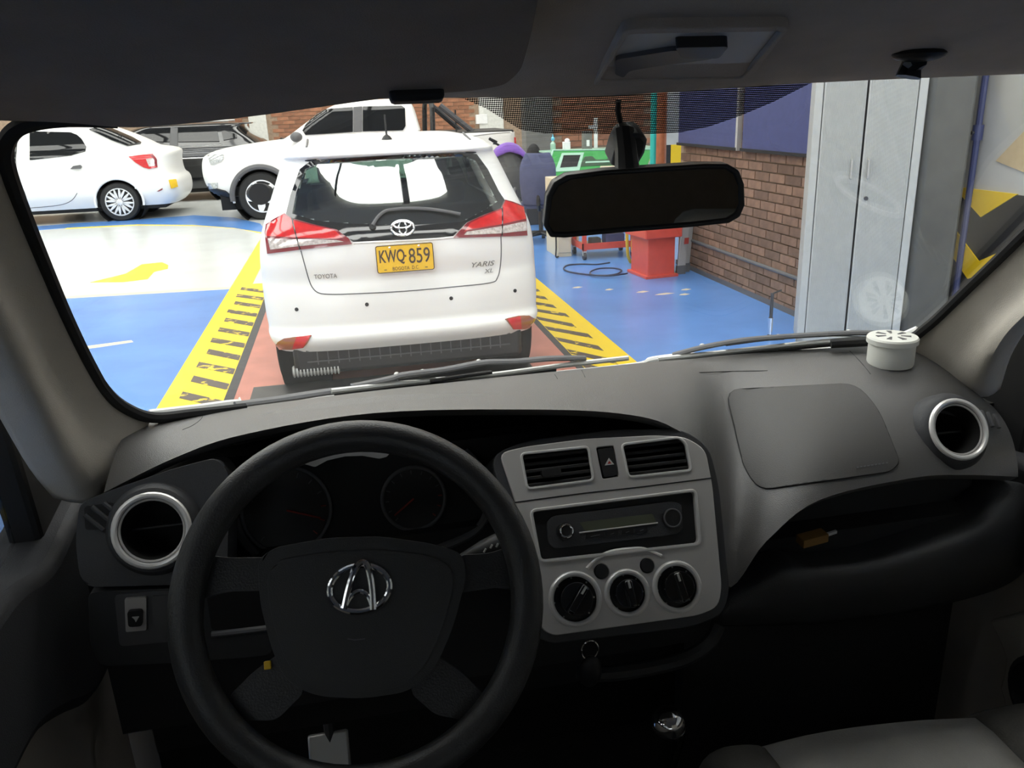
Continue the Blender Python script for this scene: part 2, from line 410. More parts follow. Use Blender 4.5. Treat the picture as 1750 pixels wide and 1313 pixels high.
while y > 3.5:
    j = random.uniform(-.02, .02)
    paint('stripe_bar', [(-1.125+j, y+.06), (-.865, y-.20), (-.865, y-.075), (-1.125+j, y+.19)], M['floor_black'], .005, .0005); y -= .335
y = 8.3
while y > 3.5:
    j = random.uniform(-.02, .02)
    paint('stripe_bar', [(1.425, y), (1.667+j, y-.345), (1.667+j, y-.21), (1.425, y+.115)], M['floor_black'], .005, .0005); y -= .335
paint('floor_scratch', [(-2.35, 6.55), (-2.0, 6.6), (-1.75, 6.68), (-1.78, 6.75), (-2.1, 6.68), (-2.36, 6.62)], M['cream'], .0032)
for x, yy, s in ((2.55, 6.95, .06), (2.70, 6.80, .09), (2.95, 6.9, .05), (2.86, 6.72, .05), (2.3, 7.15, .04), (2.05, 7.35, .05)):
    paint('floor_chip', [(x-s, yy), (x, yy-.02), (x+s*1.2, yy+.01), (x+s*.5, yy+.05), (x-s*.4, yy+.035)], M['cream'], .0032)
# --- far brick wall
def brick_wall(root, mk, rows, cols, m, bm_dims):
    L, D, Hh = bm_dims; me = None
    for r_ in range(rows):
        for c in range(cols):
            p, rz = mk(r_, c)
            if p is None: continue
            if me is None:
                b = MB().bx(-L/2, L/2, -D/2, D/2, -Hh/2, Hh/2); o = b.build('brick', m, None, smooth=0); me = o.data
            else: o = bpy.data.objects.new('brick', me); COL.objects.link(o)
            o.parent = root; o.location = Vector(p)-wloc(root); o.rotation_euler = (0, 0, rz)
wall_back = struct(MB().bx(XL, 8.0, YB+.012, YB+.3, 0, 7.0).build('wall_back', M['mortar'], smooth=0))
def mkb(r_, c):
    x = -4.3+c*.262+(r_ % 2)*.131
    if -2.2 < x < -1.5: return None, 0
    return (x, YB+.02, 1.12+r_*.089), 0
brick_wall(wall_back, mkb, 10, 29, M['brick_far'], (.25, .05, .077))
MB().bx(XL, -7.6, YB-.005, YB+.02, 0, 7.0).build('painted_wall_panel', M['wall_white'], wall_back, smooth=0)
MB().bx(-2.06, -1.66, YB-.09, YB+.02, 0, 7.0).build('pale_pier', M['wall_white'], wall_back, smooth=0, bevel=.01)
MB().bx(3.4, 4.0, YB-.09, YB+.02, 0, 7.0).build('pale_pier', M['wall_white'], wall_back, smooth=0, bevel=.01)
# --- alcove wall with hazard band behind the green desk
YA = 12.6
wall_alcove = struct(MB().bx(3.05, 8.0, YA+.012, YA+.2, 0, 7.0).build('wall_alcove', M['mortar'], smooth=0))
def mka(r_, c):
    x = 3.3+c*.262+(r_ % 2)*.131
    if x > 4.72: return None, 0
    return (x, YA+.02, 1.06+r_*.089), 0
brick_wall(wall_alcove, mka, 14, 6, M['brick_far'], (.25, .05, .077))
MB().bx(4.86, 8.0, YA-.004, YA+.02, .98, 7.0).build('painted_wall_panel', M['pale_wall'], wall_alcove, smooth=0)
MB().bx(2.72, 3.14, YA-.1, YA+.2, 0, 7.0).build('concrete_pier', M['concrete'], wall_alcove, smooth=0, bevel=.01)
MB().bx(3.14, 8.0, YA-.004, YA+.02, 0, .98).build('black_band', M['haz_black'], wall_alcove, smooth=0)
x = 3.2
while x < 7.6:
    MB().prism([(x, YA-.012, .98), (x+.34, YA-.012, .98), (x+.34, YA-.012, .62), (x+.17, YA-.012, .36), (x, YA-.012, .62)], (0, .02, 0)).build('yellow_chevron', M['haz_yellow'], wall_alcove, smooth=0); x += .62
# --- right brick wall
XW = 3.36
wall_right = struct(MB().bx(XW+.012, XW+.24, 5.42, 8.12, 0, 7.0).build('wall_right', M['mortar'], smooth=0))
def mkr(r_, c):
    yy = 5.50+c*.245+(r_ % 2)*.122
    if yy > 8.05 or (r_*.076 > 1.75): return None, 0
    return (XW+.02, yy, .04+r_*.076), math.pi/2
brick_wall(wall_right, mkr, 26, 11, M['brick'], (.232, .06, .064))
MB().cyl((XW-.02, 5.45, .31), (XW-.02, 8.1, .31), .016, n=10).build('wall_pipe', M['grey_plastic'], wall_right)
MB().bx(XW-.012, XW+.02, 5.42, 8.12, 0, .05).build('floor_edge_strip', M['grey_plastic'], wall_right, smooth=0)
# --- near right wall with hazard chevrons
wall_side = struct(MB().bx(XR, XR+.3, YF, 5.7, 0, 7.0).build('wall_side', M['pale_wall'], smooth=0))
MB().bx(XR-.006, XR+.02, YF, 5.7, 0, .975).build('black_band', M['haz_black'], wall_side, smooth=0)
def chev(P): MB().prism([(XR-.014, yy, z) for yy, z in P], (.02, 0, 0)).build('yellow_chevron', M['haz_yellow'], wall_side, smooth=0)
for k in range(-6, 1):
    y0 = 4.70+k*.86
    chev([(y0, .982), (y0+.60, .982), (y0+.29, .80)])
    chev([(y0+.60, .74), (y0+.66, .60), (y0+.33, .36), (y0+.03, .50), (y0+.02, .62), (y0+.25, .50)])
    chev([(y0+.60, .20), (y0+.66, .06), (y0+.33, .02), (y0+.03, .02), (y0+.02, .10), (y0+.25, .02)])
MB().prism([(XR-.012, 4.93, 1.18), (XR-.012, 4.70, 1.40), (XR-.012, 4.2, 1.62), (XR-.012, 3.9, 1.3), (XR-.012, 4.4, 1.06)], (.02, 0, 0)).build('tan_patch', M['tan'], wall_side, smooth=0)
p0 = MB().tube([(XR-.05, 5.085, 0), (XR-.05, 5.085, 3.4)], .022, 10); pipe = p0.build('wall_conduit', M['blue_pipe'], wall_side)
MB().cyl((XR-.10, 5.085, 1.36), (XR-.05, 5.085, 1.36), .012, n=8).build('conduit_valve', M['steel_dark'], wall_side)
MB().cyl((XR-.05, 5.085, 1.31), (XR-.05, 5.085, 1.41), .035, n=12).build('conduit_collar', M['blue_pipe'], wall_side)
MB().bx(XR-.03, XR+.01, 5.26, 5.40, 0.98, 7).build('wall_trim_strip', M['cream'], wall_side, smooth=0)
# --- remaining shell
struct(MB().bx(XL-.3, XL, YF, YB, 0, 7.0).build('wall_left', M['wall_white'], smooth=0))
wall_front = struct(MB().bx(XL, -4.5, YF-.3, YF, 0, 7).bx(4.0, 8, YF-.3, YF, 0, 7).bx(-4.5, 4.0, YF-.3, YF, 4.6, 7).build('wall_front', M['wall_white'], smooth=0))
gate = struct(MB().bx(-4.5, 4.0, YF-.28, YF-.25, 0, 4.6).build('window_9', M['gate'], smooth=0))
struct(MB().bx(XL, 8.3, YF-.3, YB+.3, 6.6, 6.8).build('ceiling', M['ceil'], smooth=0))
n = 1
SKY = [(.30, 1.60), (3.4, 5.6), (8.0, 10.2), (12.6, 14.8), (17.0, 19.2), (-4.6, -2.4)]  # second strip added for more light, first trimmed to shape the hatchback's window reflection
for (a, b) in SKY:
    xr_ = 2.0 if .2 < a < .4 else 6.5
    wn = struct(MB().bx(-12.5, xr_, a, b, 6.50, 6.55).build('window_%d' % n, M['sky'], smooth=0)); n += 1
    x = -12.5
    while x < xr_+.1:
        MB().bx(x-.05, x+.05, a-.1, b+.1, 6.34, 6.48).build('glazing_bar', M['steel_dark'], wn, smooth=0); x += 1.9
# concrete column by the locker
column = struct(MB().bx(3.77, 4.11, 4.96, 5.40, 0, 7.0).build('wall_column', M['concrete'], None, bevel=.03))

# ================================================================== CARS
def vcat(a, b, c, d, t): return [0.5*((2*q)+(r_-p)*t+(2*p-5*q+4*r_-s)*t*t+(3*q-p-3*r_+s)*t**3) for p, q, r_, s in zip(a, b, c, d)]
def resample(P, n):
    L = [0]
    for a, b in zip(P, P[1:]): L.append(L[-1]+math.hypot(b[0]-a[0], b[1]-a[1]))
    out = []; j = 0
    for k in range(n):
        t = L[-1]*k/(n-1)
        while j < len(L)-2 and L[j+1] < t: j += 1
        f = (t-L[j])/max(1e-9, L[j+1]-L[j]); out.append((P[j][0]+(P[j+1][0]-P[j][0])*f, P[j][1]+(P[j+1][1]-P[j][1])*f))
    return out
def ring2d(yr, yf, w_, cr, cf, e, nr, ns, nf):
    def cap(y0, c, sg, N):
        P = []
        for k in range(241):
            t = math.pi*k/240; cc, ss = math.cos(t), math.sin(t)
            P.append((w_*math.copysign(abs(cc)**(2/e), cc), y0+sg*c*abs(ss)**(2/e)))
        return resample(P, N)
    rear = cap(yr+cr, cr, -1, nr)
    front = [(-x, yy) for x, yy in cap(yf-cf, cf, 1, nf)]
    a, b = yr+cr, yf-cf
    left = [(-w_, a+(b-a)*k/(ns+1)) for k in range(1, ns+1)]
    right = [(w_, b+(a-b)*k/(ns+1)) for k in range(1, ns+1)]
    return rear+left+front+right
def car_rings(sl, sub=5, nr=40, ns=36, nf=24, e=2.8):
    S = []
    for i in range(len(sl)-1):
        a, b, c, d = sl[max(i-1, 0)], sl[i], sl[i+1], sl[min(i+2, len(sl)-1)]
        for k in range(sub):
            t = k/sub
            S.append([p+(q-p)*t for p, q in zip(b, c)] if b[-1] else vcat(a, b, c, d, t))
    S.append(list(sl[-1]))
    return [[Vector((x, yy, z)) for x, yy in ring2d(yr, yf, w_, cr, cf, e, nr, ns, nf)] for z, yr, yf, w_, cr, cf, _ in S]
def punch(mb, test):
    out = MB(); out.v = list(mb.v)
    for f in mb.f:
        c = Vector((0, 0, 0))
        for i in f: c += mb.v[i]
        if len(f) > 8 or not test(c/len(f)): out.f.append(f)
    return out
def project(p):
    q = p-EYE; d = q.dot(fw); return (CX+q.dot(rt)/d*FPX, CY-q.dot(up)/d*FPX)
def wheel(root, c, ax, r, wd, rim, spokes, cap, style):
    """one road wheel: c hub centre on the outer face, ax outward axis"""
    c = Vector(c); ax = Vector(ax).normalized(); A, B = frame_of(ax)
    t = MB().lathe(c-ax*wd, ax, [(rim*.95, 0), (r*.93, 0), (r, wd*.12), (r, wd*.85), (r*.94, wd), (rim*1.02, wd+.004), (rim*.98, wd-.02)], 40).build('tyre', M['tyre'], root)
    MB().lathe(c-ax*.05, ax, [(0.001, 0), (rim*.98, 0), (rim*.98, .01), (0.001, .012)], 32).build('brake_disc', M['steel_dark'], t)
    rm = MB(); rm.lathe(c-ax*.04, ax, [(rim, 0), (rim, .045), (rim*.93, .045), (rim*.90, 0)], 40); rm = rm.build('rim', cap, t)
    MB().lathe(c-ax*.03, ax, [(rim*.24, 0), (rim*.22, .04), (rim*.1, .048), (.001, .048)], 20).build('hub', cap, t)
    for k in range(spokes):
        for s in ((-1, 1) if style == 'twin' else (0,)):
            an = 2*math.pi*(k+.1)/spokes
            d0 = A*math.cos(an)+B*math.sin(an); e0 = ax.cross(d0)
            w0, w1 = (rim*.16, rim*.24) if style != 'twin' else (rim*.06, rim*.09)
            sh = e0*rim*.14*s
            P = [c+d0*rim*.18+e0*w0+sh*.5, c+d0*rim*.6+e0*w1+sh, c+d0*rim*.95+e0*w1*.5+sh*1.3, c+d0*rim*.95-e0*w1*.5+sh*1.3, c+d0*rim*.6-e0*w1+sh, c+d0*rim*.18-e0*w0+sh*.5]
            MB().prism([p-ax*.02 for p in P], ax*.028).build('spoke', cap, t, bevel=.004)
    return t

# ---------------------------------------------------------------- white hatchback straight ahead
YX, YY0 = .295, 4.79
car = thing('hatchback_car', 'white hatchback with yellow plate, seen from behind on the red lane', 'car', (YX, YY0+2, 0))
#      z    yr   yf   w    cr   cf  hard
ysl = [(.305, .02, 4.05, .79, .26, .35, 0), (.36, -.02, 4.09, .82, .28, .4, 0), (.405, -.022, 4.1, .835, .30, .4, 0), (.445, .015, 4.1, .835, .30, .4, 0), (.50, .022, 4.1, .84, .30, .4, 0),
       (.58, .03, 4.1, .842, .30, .4, 0), (.66, .045, 4.08, .843, .30, .4, 0), (.72, .06, 4.05, .843, .30, .4, 0), (.82, .055, 4.0, .84, .31, .4, 0), (.92, .065, 3.85, .83, .32, .5, 0),
       (.985, .085, 3.45, .815, .33, .5, 0), (1.03, .115, 3.15, .80, .33, .4, 0), (1.12, .175, 2.98, .765, .33, .3, 0), (1.22, .235, 2.80, .725, .33, .3, 0), (1.32, .29, 2.58, .685, .32, .3, 0),
       (1.385, .315, 2.42, .655, .32, .3, 0), (1.405, .27, 2.36, .645, .34, .3, 0), (1.425, .275, 2.30, .635, .36, .3, 0), (1.455, .38, 2.15, .60, .40, .3, 0), (1.48, .62, 1.95, .54, .4, .3, 0), (1.495, .95, 1.7, .44, .3, .3, 0), (1.50, 1.15, 1.5, .30, .15, .15, 0)]
yr_ = car_rings(ysl, 6, 90, 50, 40, 3.2)
off = Vector((YX, YY0, 0))
full = MB().loft([[p+off for p in r_] for r_ in yr_])
YB_ = bvh_of(full)
glass_px = [(500, 366), (507, 330), (522, 290), (545, 280), (690, 271), (795, 268), (812, 275), (834, 315), (850, 345), (828, 360), (790, 380), (700, 386), (600, 383), (540, 378)]
border_px = [(489, 368), (497, 335), (513, 290), (533, 274), (600, 269), (690, 264), (792, 260), (814, 264), (833, 290), (852, 328), (862, 343), (856, 357), (828, 367), (797, 381), (774, 404), (745, 407), (690, 410), (640, 412), (604, 414), (588, 402), (576, 394), (532, 383), (501, 374)]
def y_test(c):
    if c.y < YY0+.55 and c.z > .95:
        return in_poly(project(c), glass_px)
    l = c-off
    if l.y > 2.2 and 1.06 < l.z < 1.40 and abs(l.x) < .62: return True           # windscreen opening
    if abs(l.x) > .6 and 1.04 < l.z < 1.33 and .95 < l.y < 2.5: return True      # side windows
    for wy in (.60, 3.15):
        if abs(l.x) > .55 and (l.y-wy)**2+(l.z-.31)**2 < .345**2: return True
    return False
body = punch(full, y_test).build('body', M['white_car'], car, smooth=40)
lin = MB().loft([[Vector((p.x*.955, p.y*.985+.03, p.z*.985))+off for p in r_] for r_ in yr_])
punch(lin, lambda c: y_test(c) or y_test(c+Vector((0, -.03, .02))) or y_test(c+Vector((0, 0, -.03))) or y_test(c+Vector((.03, 0, 0))) or y_test(c-Vector((.03, 0, 0)))).build('cabin_lining', M['black_plastic'], car)
tg = decal(YB_, border_px, .006, .012, 9, [glass_px]).build('rear_window_border', M['gloss_black'], car)
decal(YB_, glass_px, .004, .004, 12).build('rear_window', M['tint'], car)
MB().grid([[off+Vector((x, 2.98-.62*t-.35*(x/.62)**2*.4, 1.06+.36*t)) for x in [-.62+.124*k for k in range(11)]] for t in (0, .25, .5, .75, 1)]).build('windscreen', M['green_glass'], car, solid=.006)
for s in (-1, 1):
    MB().prism([off+Vector((s*.775, .95, 1.04)), off+Vector((s*.775, 2.5, 1.02)), off+Vector((s*.69, 2.3, 1.32)), off+Vector((s*.69, 1.1, 1.34))], (.006*s, 0, 0)).build('side_window', M['dark_glass'], car)
MB().bx(YX-.70, YX+.70, YY0+.15, YY0+.62, .90, .92).build('parcel_shelf', M['soft_black'], car, smooth=0)
MB().bx(YX-.65, YX+.65, YY0+.66, YY0+.85, .4, 1.05).build('rear_seat', M['soft_black'], car, bevel=.04)
for s in (-1, 1):
    st = MB().bx(YX+s*.36-.23, YX+s*.36+.23, YY0+1.7, YY0+1.85, .5, 1.10).build('front_seat', M['soft_black'], car, bevel=.05)
    MB().bx(YX+s*.36-.13, YX+s*.36+.13, YY0+1.72, YY0+1.80, 1.14, 1.33).build('headrest', M['soft_black'], st, bevel=.04)
    MB().bx(YX+s*.36-.12, YX+s*.36+.12, YY0+.70, YY0+.77, 1.06, 1.20).build('rear_headrest', M['soft_black'], car, bevel=.035)
MB().bx(YX-.11, YX+.11, YY0+2.42, YY0+2.45, 1.27, 1.34).build('cabin_mirror', M['soft_black'], car, bevel=.02)
# lamps
LL = [(488, 366), (470, 376), (457, 385), (455, 398), (457, 418), (459, 434), (490, 430), (514, 427), (560, 422), (602, 417.5), (596, 408), (587, 402), (576, 394), (532, 384), (501, 375.5)]
LR = [(774, 407), (787, 393), (798, 382), (828, 368.5), (855, 357.5), (861.5, 343), (875, 346.5), (892.5, 354), (897, 374), (899, 403), (878, 404), (855, 404.5), (810, 406)]
for s, P, red, clr, gap in ((0, LL, [(487, 368.5), (460, 387), (459, 405), (508, 407.5), (573, 409), (586, 407), (574, 396.5), (532, 387), (500, 378)], [(461, 409), (505, 410), (575, 411), (588, 413.5), (515, 421), (465, 427)], [(501, 375), (504, 390), (508, 405), (514, 427)]),
                            (1, LR, [(862, 345.5), (891, 356), (895.5, 376), (855, 385), (800, 393.5), (792, 398), (803, 383), (830, 371), (855, 360.5)], [(797, 397), (855, 388), (896, 380), (897, 395), (855, 399.5), (792, 402)], [(856, 357), (857, 372), (856, 404)])):
    lp = decal(YB_, P, .012, .02, 7).build('tail_lamp', M['dark_red_lens'], car)
    decal(YB_, red, .017, .0, 7).build('red_lens', M['red_lens'], lp); decal(YB_, clr, .017, .0, 7).build('clear_lens', M['clear_lens'], lp)
    ribbon(YB_, gap, .004, .018).build('lamp_seam', M['gloss_black'], lp)
ribbon(YB_, [(514, 428), (520, 450), (527, 475), (533, 490), (543, 500), (560, 503), (600, 502.5), (690, 498), (780, 490), (838, 483.5), (850, 475), (855, 455), (856.5, 430), (856, 405)], .0035, .000).build('tailgate_seam', M['grey_plastic'], car)
ribbon(YB_, [(604, 415), (640, 413.5), (690, 411), (745, 408), (775, 405)], .012, -.004).build('plate_ledge', M['white_car'], car)
for u, v in ((507, 529), (627, 520.5), (771, 510), (880, 497)):
    l, nn = cast_px(YB_, u, v); MB().lathe(l-nn*.01, nn, [(.0115, 0), (.0115, .013), (.009, .0135), (.001, .0135)], 16).build('parking_sensor', M['black_plastic'], car)
for P, Q in (([(470, 592), (476, 584), (487, 578.5), (533, 574), (526, 586), (518.6, 593), (500, 596), (478.6, 596)], [(508, 577), (532, 574.5), (518, 592), (500, 594)]),
             ([(863, 546), (885, 541), (903, 540), (914, 545), (916, 551), (913, 558), (895, 561), (876, 561.5)], [(866, 546.5), (888, 542), (890, 560), (877, 560.5)])):
    rf = decal(YB_, P, .009, .012, 5).build('bumper_reflector', M['amber'], car); decal(YB_, Q, .013, 0, 5).build('reflector_lens', M['red_lens'], rf)
# plate
pc, pn = cast_px(YB_, 692, 440); a0, _ = cast_px(YB_, 645, 443); a1, _ = cast_px(YB_, 739, 436)
ex = (a1-a0).normalized(); nrm = Vector((0, -1, .06)).normalized(); ey = nrm.cross(ex).normalized(); ex = ey.cross(nrm).normalized()
PF = Frame(pc-Vector((0, .02, 0)), ex, ey)
pl = PF.plate(rrect(-.168, .168, -.080, .080, .012), -.006, 0).build('number_plate', M['plate_yellow'], car, smooth=0)
PF.tube(rrect(-.166, .166, -.078, .078, .012), .0025, .001, 6, True).build('plate_rim', M['plate_ink'], pl)
lettering('KWQ', PF.w(-.076, .010, .0005), PF.ex, PF.ey, .148, .088, .002, bold=.016).build('plate_lettering', M['plate_ink'], pl, smooth=0)
lettering('859', PF.w(.084, .010, .0005), PF.ex, PF.ey, .125, .088, .002, bold=.004).build('plate_lettering', M['plate_ink'], pl, smooth=0)
lettering('BOGOTA  D.C.', PF.w(0.0, -.058, .0005), PF.ex, PF.ey, .155, .020, .0015).build('plate_lettering', M['plate_ink'], pl, smooth=0)
MB().lathe(PF.w(.003, .012, 0), PF.n, [(.006, 0), (.006, .002), (.001, .002)], 10).build('plate_dot', M['plate_ink'], pl)
for a in (-.085, .085): MB().lathe(PF.w(a, .066, 0), PF.n, [(.007, 0), (.006, .004), (.001, .005)], 12).build('plate_screw', M['chrome'], pl)
for a in (-.12, .12): PF.plate(rrect(a-.008, a+.008, -.064, -.060, .001), 0, .001).build('plate_slot', M['plate_ink'], pl, smooth=0)
# emblem: three crossing ovals
ec, en = cast_px(YB_, 688, 391); e0, _ = cast_px(YB_, 670, 392); e1, _ = cast_px(YB_, 706, 390)
ex = (e1-e0).normalized(); ey = (-en).cross(ex); ey = ey if ey.z > 0 else -ey
EF = Frame(ec+en*.014, ex, ey)
if EF.n.y > 0: EF.n = -EF.n
em = EF.tube(EF.circ((0, 0), .066, 36, .045), .007, 0, 8, True).build('maker_emblem', M['chrome'], car)
EF.tube(EF.circ((0, 0), .022, 28, .042), .006, .001, 8, True).build('emblem_oval', M['chrome'], em)
EF.tube(EF.circ((0, .018), .050, 32, .020), .006, .001, 8, True).build('emblem_oval', M['chrome'], em)
EF.plate(EF.circ((0, 0), .066, 36, .045), -.012, -.006).build('emblem_back', M['gloss_black'], em)
def badge(s, u0, v0, u1, v1, h, shear=0):
    a, n0 = cast_px(YB_, u0, v0); b, n1 = cast_px(YB_, u1, v1); n0 = (n0+n1).normalized(); ex = (b-a).normalized(); ey = n0.cross(ex).normalized(); ex = ey.cross(n0)
    lettering(s, (a+b)/2+n0*.002, ex, ey, (b-a).length, h, .004, shear, 0).build('badge_lettering', M['badge_grey'], car, smooth=0)
badge('TOYOTA', 537, 473, 576, 471, .026); badge('YARIS', 806, 453, 845, 449, .030, .3); badge('XL', 827, 464, 842, 462, .024, .3)
# rear wiper, aerial
l0, n0 = cast_px(YB_, 637, 389); MB().lathe(l0-n0*.005, n0, [(.022, 0), (.02, .025), (.001, .03)], 16).build('wiper_pivot', M['soft_black'], car)
pts = []
for u, v in ((637, 388), (646, 374), (658, 364), (672, 361), (700, 359), (730, 360), (760, 364), (786, 369)): l, nn = cast_px(YB_, u, v); pts.append(l+nn*.022)
MB().tube(catmull(pts, 3), .010, 8).build('rear_wiper', M['grey_plastic'], car)
l0, n0 = cast_px(YB_, 661, 238); l0 = Vector((l0.x, YY0+.62, 1.478))
an = MB().lathe(l0, (0, 0, 1), [(.035, 0), (.022, .02), (.001, .035)], 16).build('aerial', M['black_plastic'], car)
MB().tube([l0+Vector((0, 0, .02)), l0+Vector((0, .03, .15))], .006, 8).build('aerial_rod', M['black_plastic'], an)
for s in (-1, 1): MB().tube([off+Vector((s*.50, .50+.1*k, 1.458+.012*k)) for k in range(4)], .007, 6).build('roof_channel', M['grey_plastic'], car)
# dark lower valance with lattice
va = MB().bx(YX-.70, YX+.70, YY0+.07, YY0+.2, .15, .40).build('lower_valance', M['black_plastic'], car, bevel=.03)
for k in range(-9, 10): MB().bx(YX+k*.062-.003, YX+k*.062+.003, YY0+.060, YY0+.072, .22, .36).build('lattice_bar', M['grey_plastic'], va, smooth=0)
for z in (.24, .31): MB().bx(YX-.62, YX+.62, YY0+.058, YY0+.072, z-.003, z+.003).build('lattice_bar', M['grey_plastic'], va, smooth=0)
MB().bx(YX-.74, YX+.74, YY0+.25, YY0+3.8, .16, .40).build('underbody', M['well'], car, smooth=0)
ea, eb = at(500, 636, YY0+.10), at(581, 629, YY0+.10); eb.z = ea.z
mf = MB().cyl(ea, eb, .030, n=16).build('ribbed_cylinder', M['concrete'], car)  # ribbed cylinder of unknown kind, added under the bumper
for k in range(14): q = ea+(eb-ea)*((k+.5)/14); MB().cyl(q-Vector((.004, 0, 0)), q+Vector((.004, 0, 0)), .036, n=16).build('cylinder_rib', M['locker'], mf)
for s in (-1, 1):
    for wy in (.60, 3.15):
        wheel(car, (YX+s*.815, YY0+wy, .30), (s, 0, 0), .30, .19, .20, 10, M['hubcap'], 'single')
        MB().cyl((YX+s*.50, YY0+wy, .31), (YX+s*.80, YY0+wy, .31), .36, n=28).build('wheel_arch', M['well'], car)
    mr = MB().sphere((YX+s*.99, YY0+2.45, 1.04), .1, 16, 10, (1.15, .7, .8)).build('door_mirror', M['black_plastic'], car)
    MB().lathe((YX+s*.99, YY0+2.385, 1.04), (0, -1, 0), [(.09, 0), (.085, .012), (.001, .012)], 20).build('mirror_glass', M['soft_black'], mr)  # matt black in place of the dark reflection in the glass
    MB().tube([(YX+s*.80, YY0+2.5, 1.02), (YX+s*.93, YY0+2.47, 1.02)], .03, 8).build('mirror_arm', M['white_car'], mr)

# ---------------------------------------------------------------- helper for side-on cars (front to the left)
def side_car(root, sl, X0, Yc, m, wheels, wr, open_px=(), sub=4, e=3.2):
    rg = car_rings(sl, sub, 40, 70, 40, e)
    T = lambda p: Vector((X0-p.y, Yc+p.x, p.z))
    mb = MB().loft([[T(p) for p in r_] for r_ in rg]); bv = bvh_of(mb)
    def test(c):
        ly = X0-c.x
        for wy in wheels:
            if abs(c.y-Yc) > .5 and (ly-wy)**2+(c.z-wr)**2 < (wr*1.19)**2: return True
        return False
    b = punch(mb, test).build('body', m, root, smooth=40)
    wmax = max(s_[3] for s_ in sl)
    for wy in wheels:
        for s in (-1, 1): MB().cyl((X0-wy, Yc+s*.45, wr), (X0-wy, Yc+s*(wmax-.03), wr), wr*1.24, n=28, caps=False).cyl((X0-wy, Yc+s*.44, wr), (X0-wy, Yc+s*.45, wr), wr*1.24, n=28).build('wheel_arch', M['well'], root)
    for wy in wheels:
        for s in (-1, 1): MB().tube([(X0-wy+math.cos(t)*wr*1.21, Yc+s*(wmax-.012), wr+math.sin(t)*wr*1.21) for t in [math.pi*k/28*1.12-.06*math.pi for k in range(29)]], .022, 6).build('arch_lip', m, root)
    MB().bx(X0-max(s_[2] for s_ in sl)+.3, X0-.3, Yc-wmax+.12, Yc+wmax-.12, .18, .55).build('underbody', M['well'], root, smooth=0)
    return bv, wmax
# ---------------------------------------------------------------- white sedan
LX, LY = -2.83, 16.42
sed = thing('sedan_car', 'white sedan with red tail lamp, parked side-on at the far left', 'car', (LX-2.3, LY, 0))
lsl = [(.24, .14, 4.5, .82, .3, .4, 0), (.34, .04, 4.62, .87, .35, .5, 0), (.46, .0, 4.66, .91, .36, .5, 0), (.60, .0, 4.66, .92, .36, .5, 0), (.68, .03, 4.66, .92, .36, .5, 0), (.74, .09, 4.62, .92, .36, .5, 0),
       (.88, .11, 4.5, .91, .36, .5, 0), (1.0, .10, 4.3, .90, .36, .5, 0), (1.08, .08, 4.0, .885, .36, .5, 0), (1.13, .10, 3.65, .87, .36, .5, 0), (1.17, .22, 3.4, .85, .30, .4, 0), (1.21, .44, 3.28, .825, .28, .35, 0),
       (1.30, .60, 3.12, .79, .26, .3, 0), (1.42, .83, 2.92, .735, .26, .3, 0), (1.52, 1.05, 2.72, .685, .26, .3, 0), (1.58, 1.22, 2.55, .64, .28, .3, 0), (1.615, 1.42, 2.38, .58, .3, .3, 0), (1.635, 1.65, 2.2, .45, .2, .2, 0), (1.64, 1.8, 2.0, .3, .1, .1, 0)]
bv, wm = side_car(sed, lsl, LX, LY, M['white_car2'], (1.02, 3.85), .325)
dc = lambda P, nm, mm, o_=.004, st=6, par=None: decal(bv, P, o_+.016, .008, st*.5).build(nm, M[mm], par or sed)
w1 = dc([(51.4, 227), (60, 225.5), (121, 227), (132, 231), (140, 238), (147.6, 250.8), (146, 259), (121, 266), (51.4, 274)], 'rear_door_window', 'dark_glass')
ribbon(bv, [(122, 227), (122, 266)], .012, .004).build('window_divider', M['black_plastic'], w1)
dc([(-30, 228), (31, 228), (27, 276), (-30, 284)], 'front_door_window', 'dark_glass')
dc([(153, 222), (177, 219), (190, 222), (225, 237), (240.6, 246), (218, 250), (190, 240)], 'rear_window', 'dark_glass', .02, 4)
tl = dc([(220, 268), (242.6, 265), (261, 263), (267, 271), (269, 286), (255, 289), (245, 286), (232, 278)], 'tail_lamp', 'red_lens', .008)
dc([(250, 272), (263, 270), (266, 283), (255, 285)], 'reversing_lens', 'clear_lens', .011, 5, tl)
dc([(257, 266), (261, 264), (268, 273), (268, 285), (264, 284), (263, 272)], 'dark_lens', 'dark_red_lens', .012, 5, tl)
dc([(288, 308), (299, 307), (302, 319), (292, 322)], 'number_plate', 'plate_yellow', .012)
dc([(268, 327), (278, 321), (278, 324), (272, 327)], 'bumper_reflector', 'dark_red_lens', .004, 3)
for P in ([(121, 289), (126, 284), (138, 282), (140.5, 285), (138, 288.5)], [(6, 298), (12, 294), (25, 292.5), (27, 296), (24, 299)]): dc(P, 'door_handle', 'grey_plastic', .02, 5)
ribbon(bv, [(31, 228), (27, 276), (34, 310), (44, 335), (47, 356)], .006, .000).build('door_seam', M['grey_plastic'], sed)
ribbon(bv, [(47, 356), (100, 351), (122, 343), (132, 330)], .006, .000).build('door_seam', M['grey_plastic'], sed)
for wy in (1.02, 3.85):
    for s in (-1, 1): wheel(sed, (LX-wy, LY+s*(wm-.01), .325), (0, s, 0), .325, .2, .235, 8, M['hubcap'], 'twin')
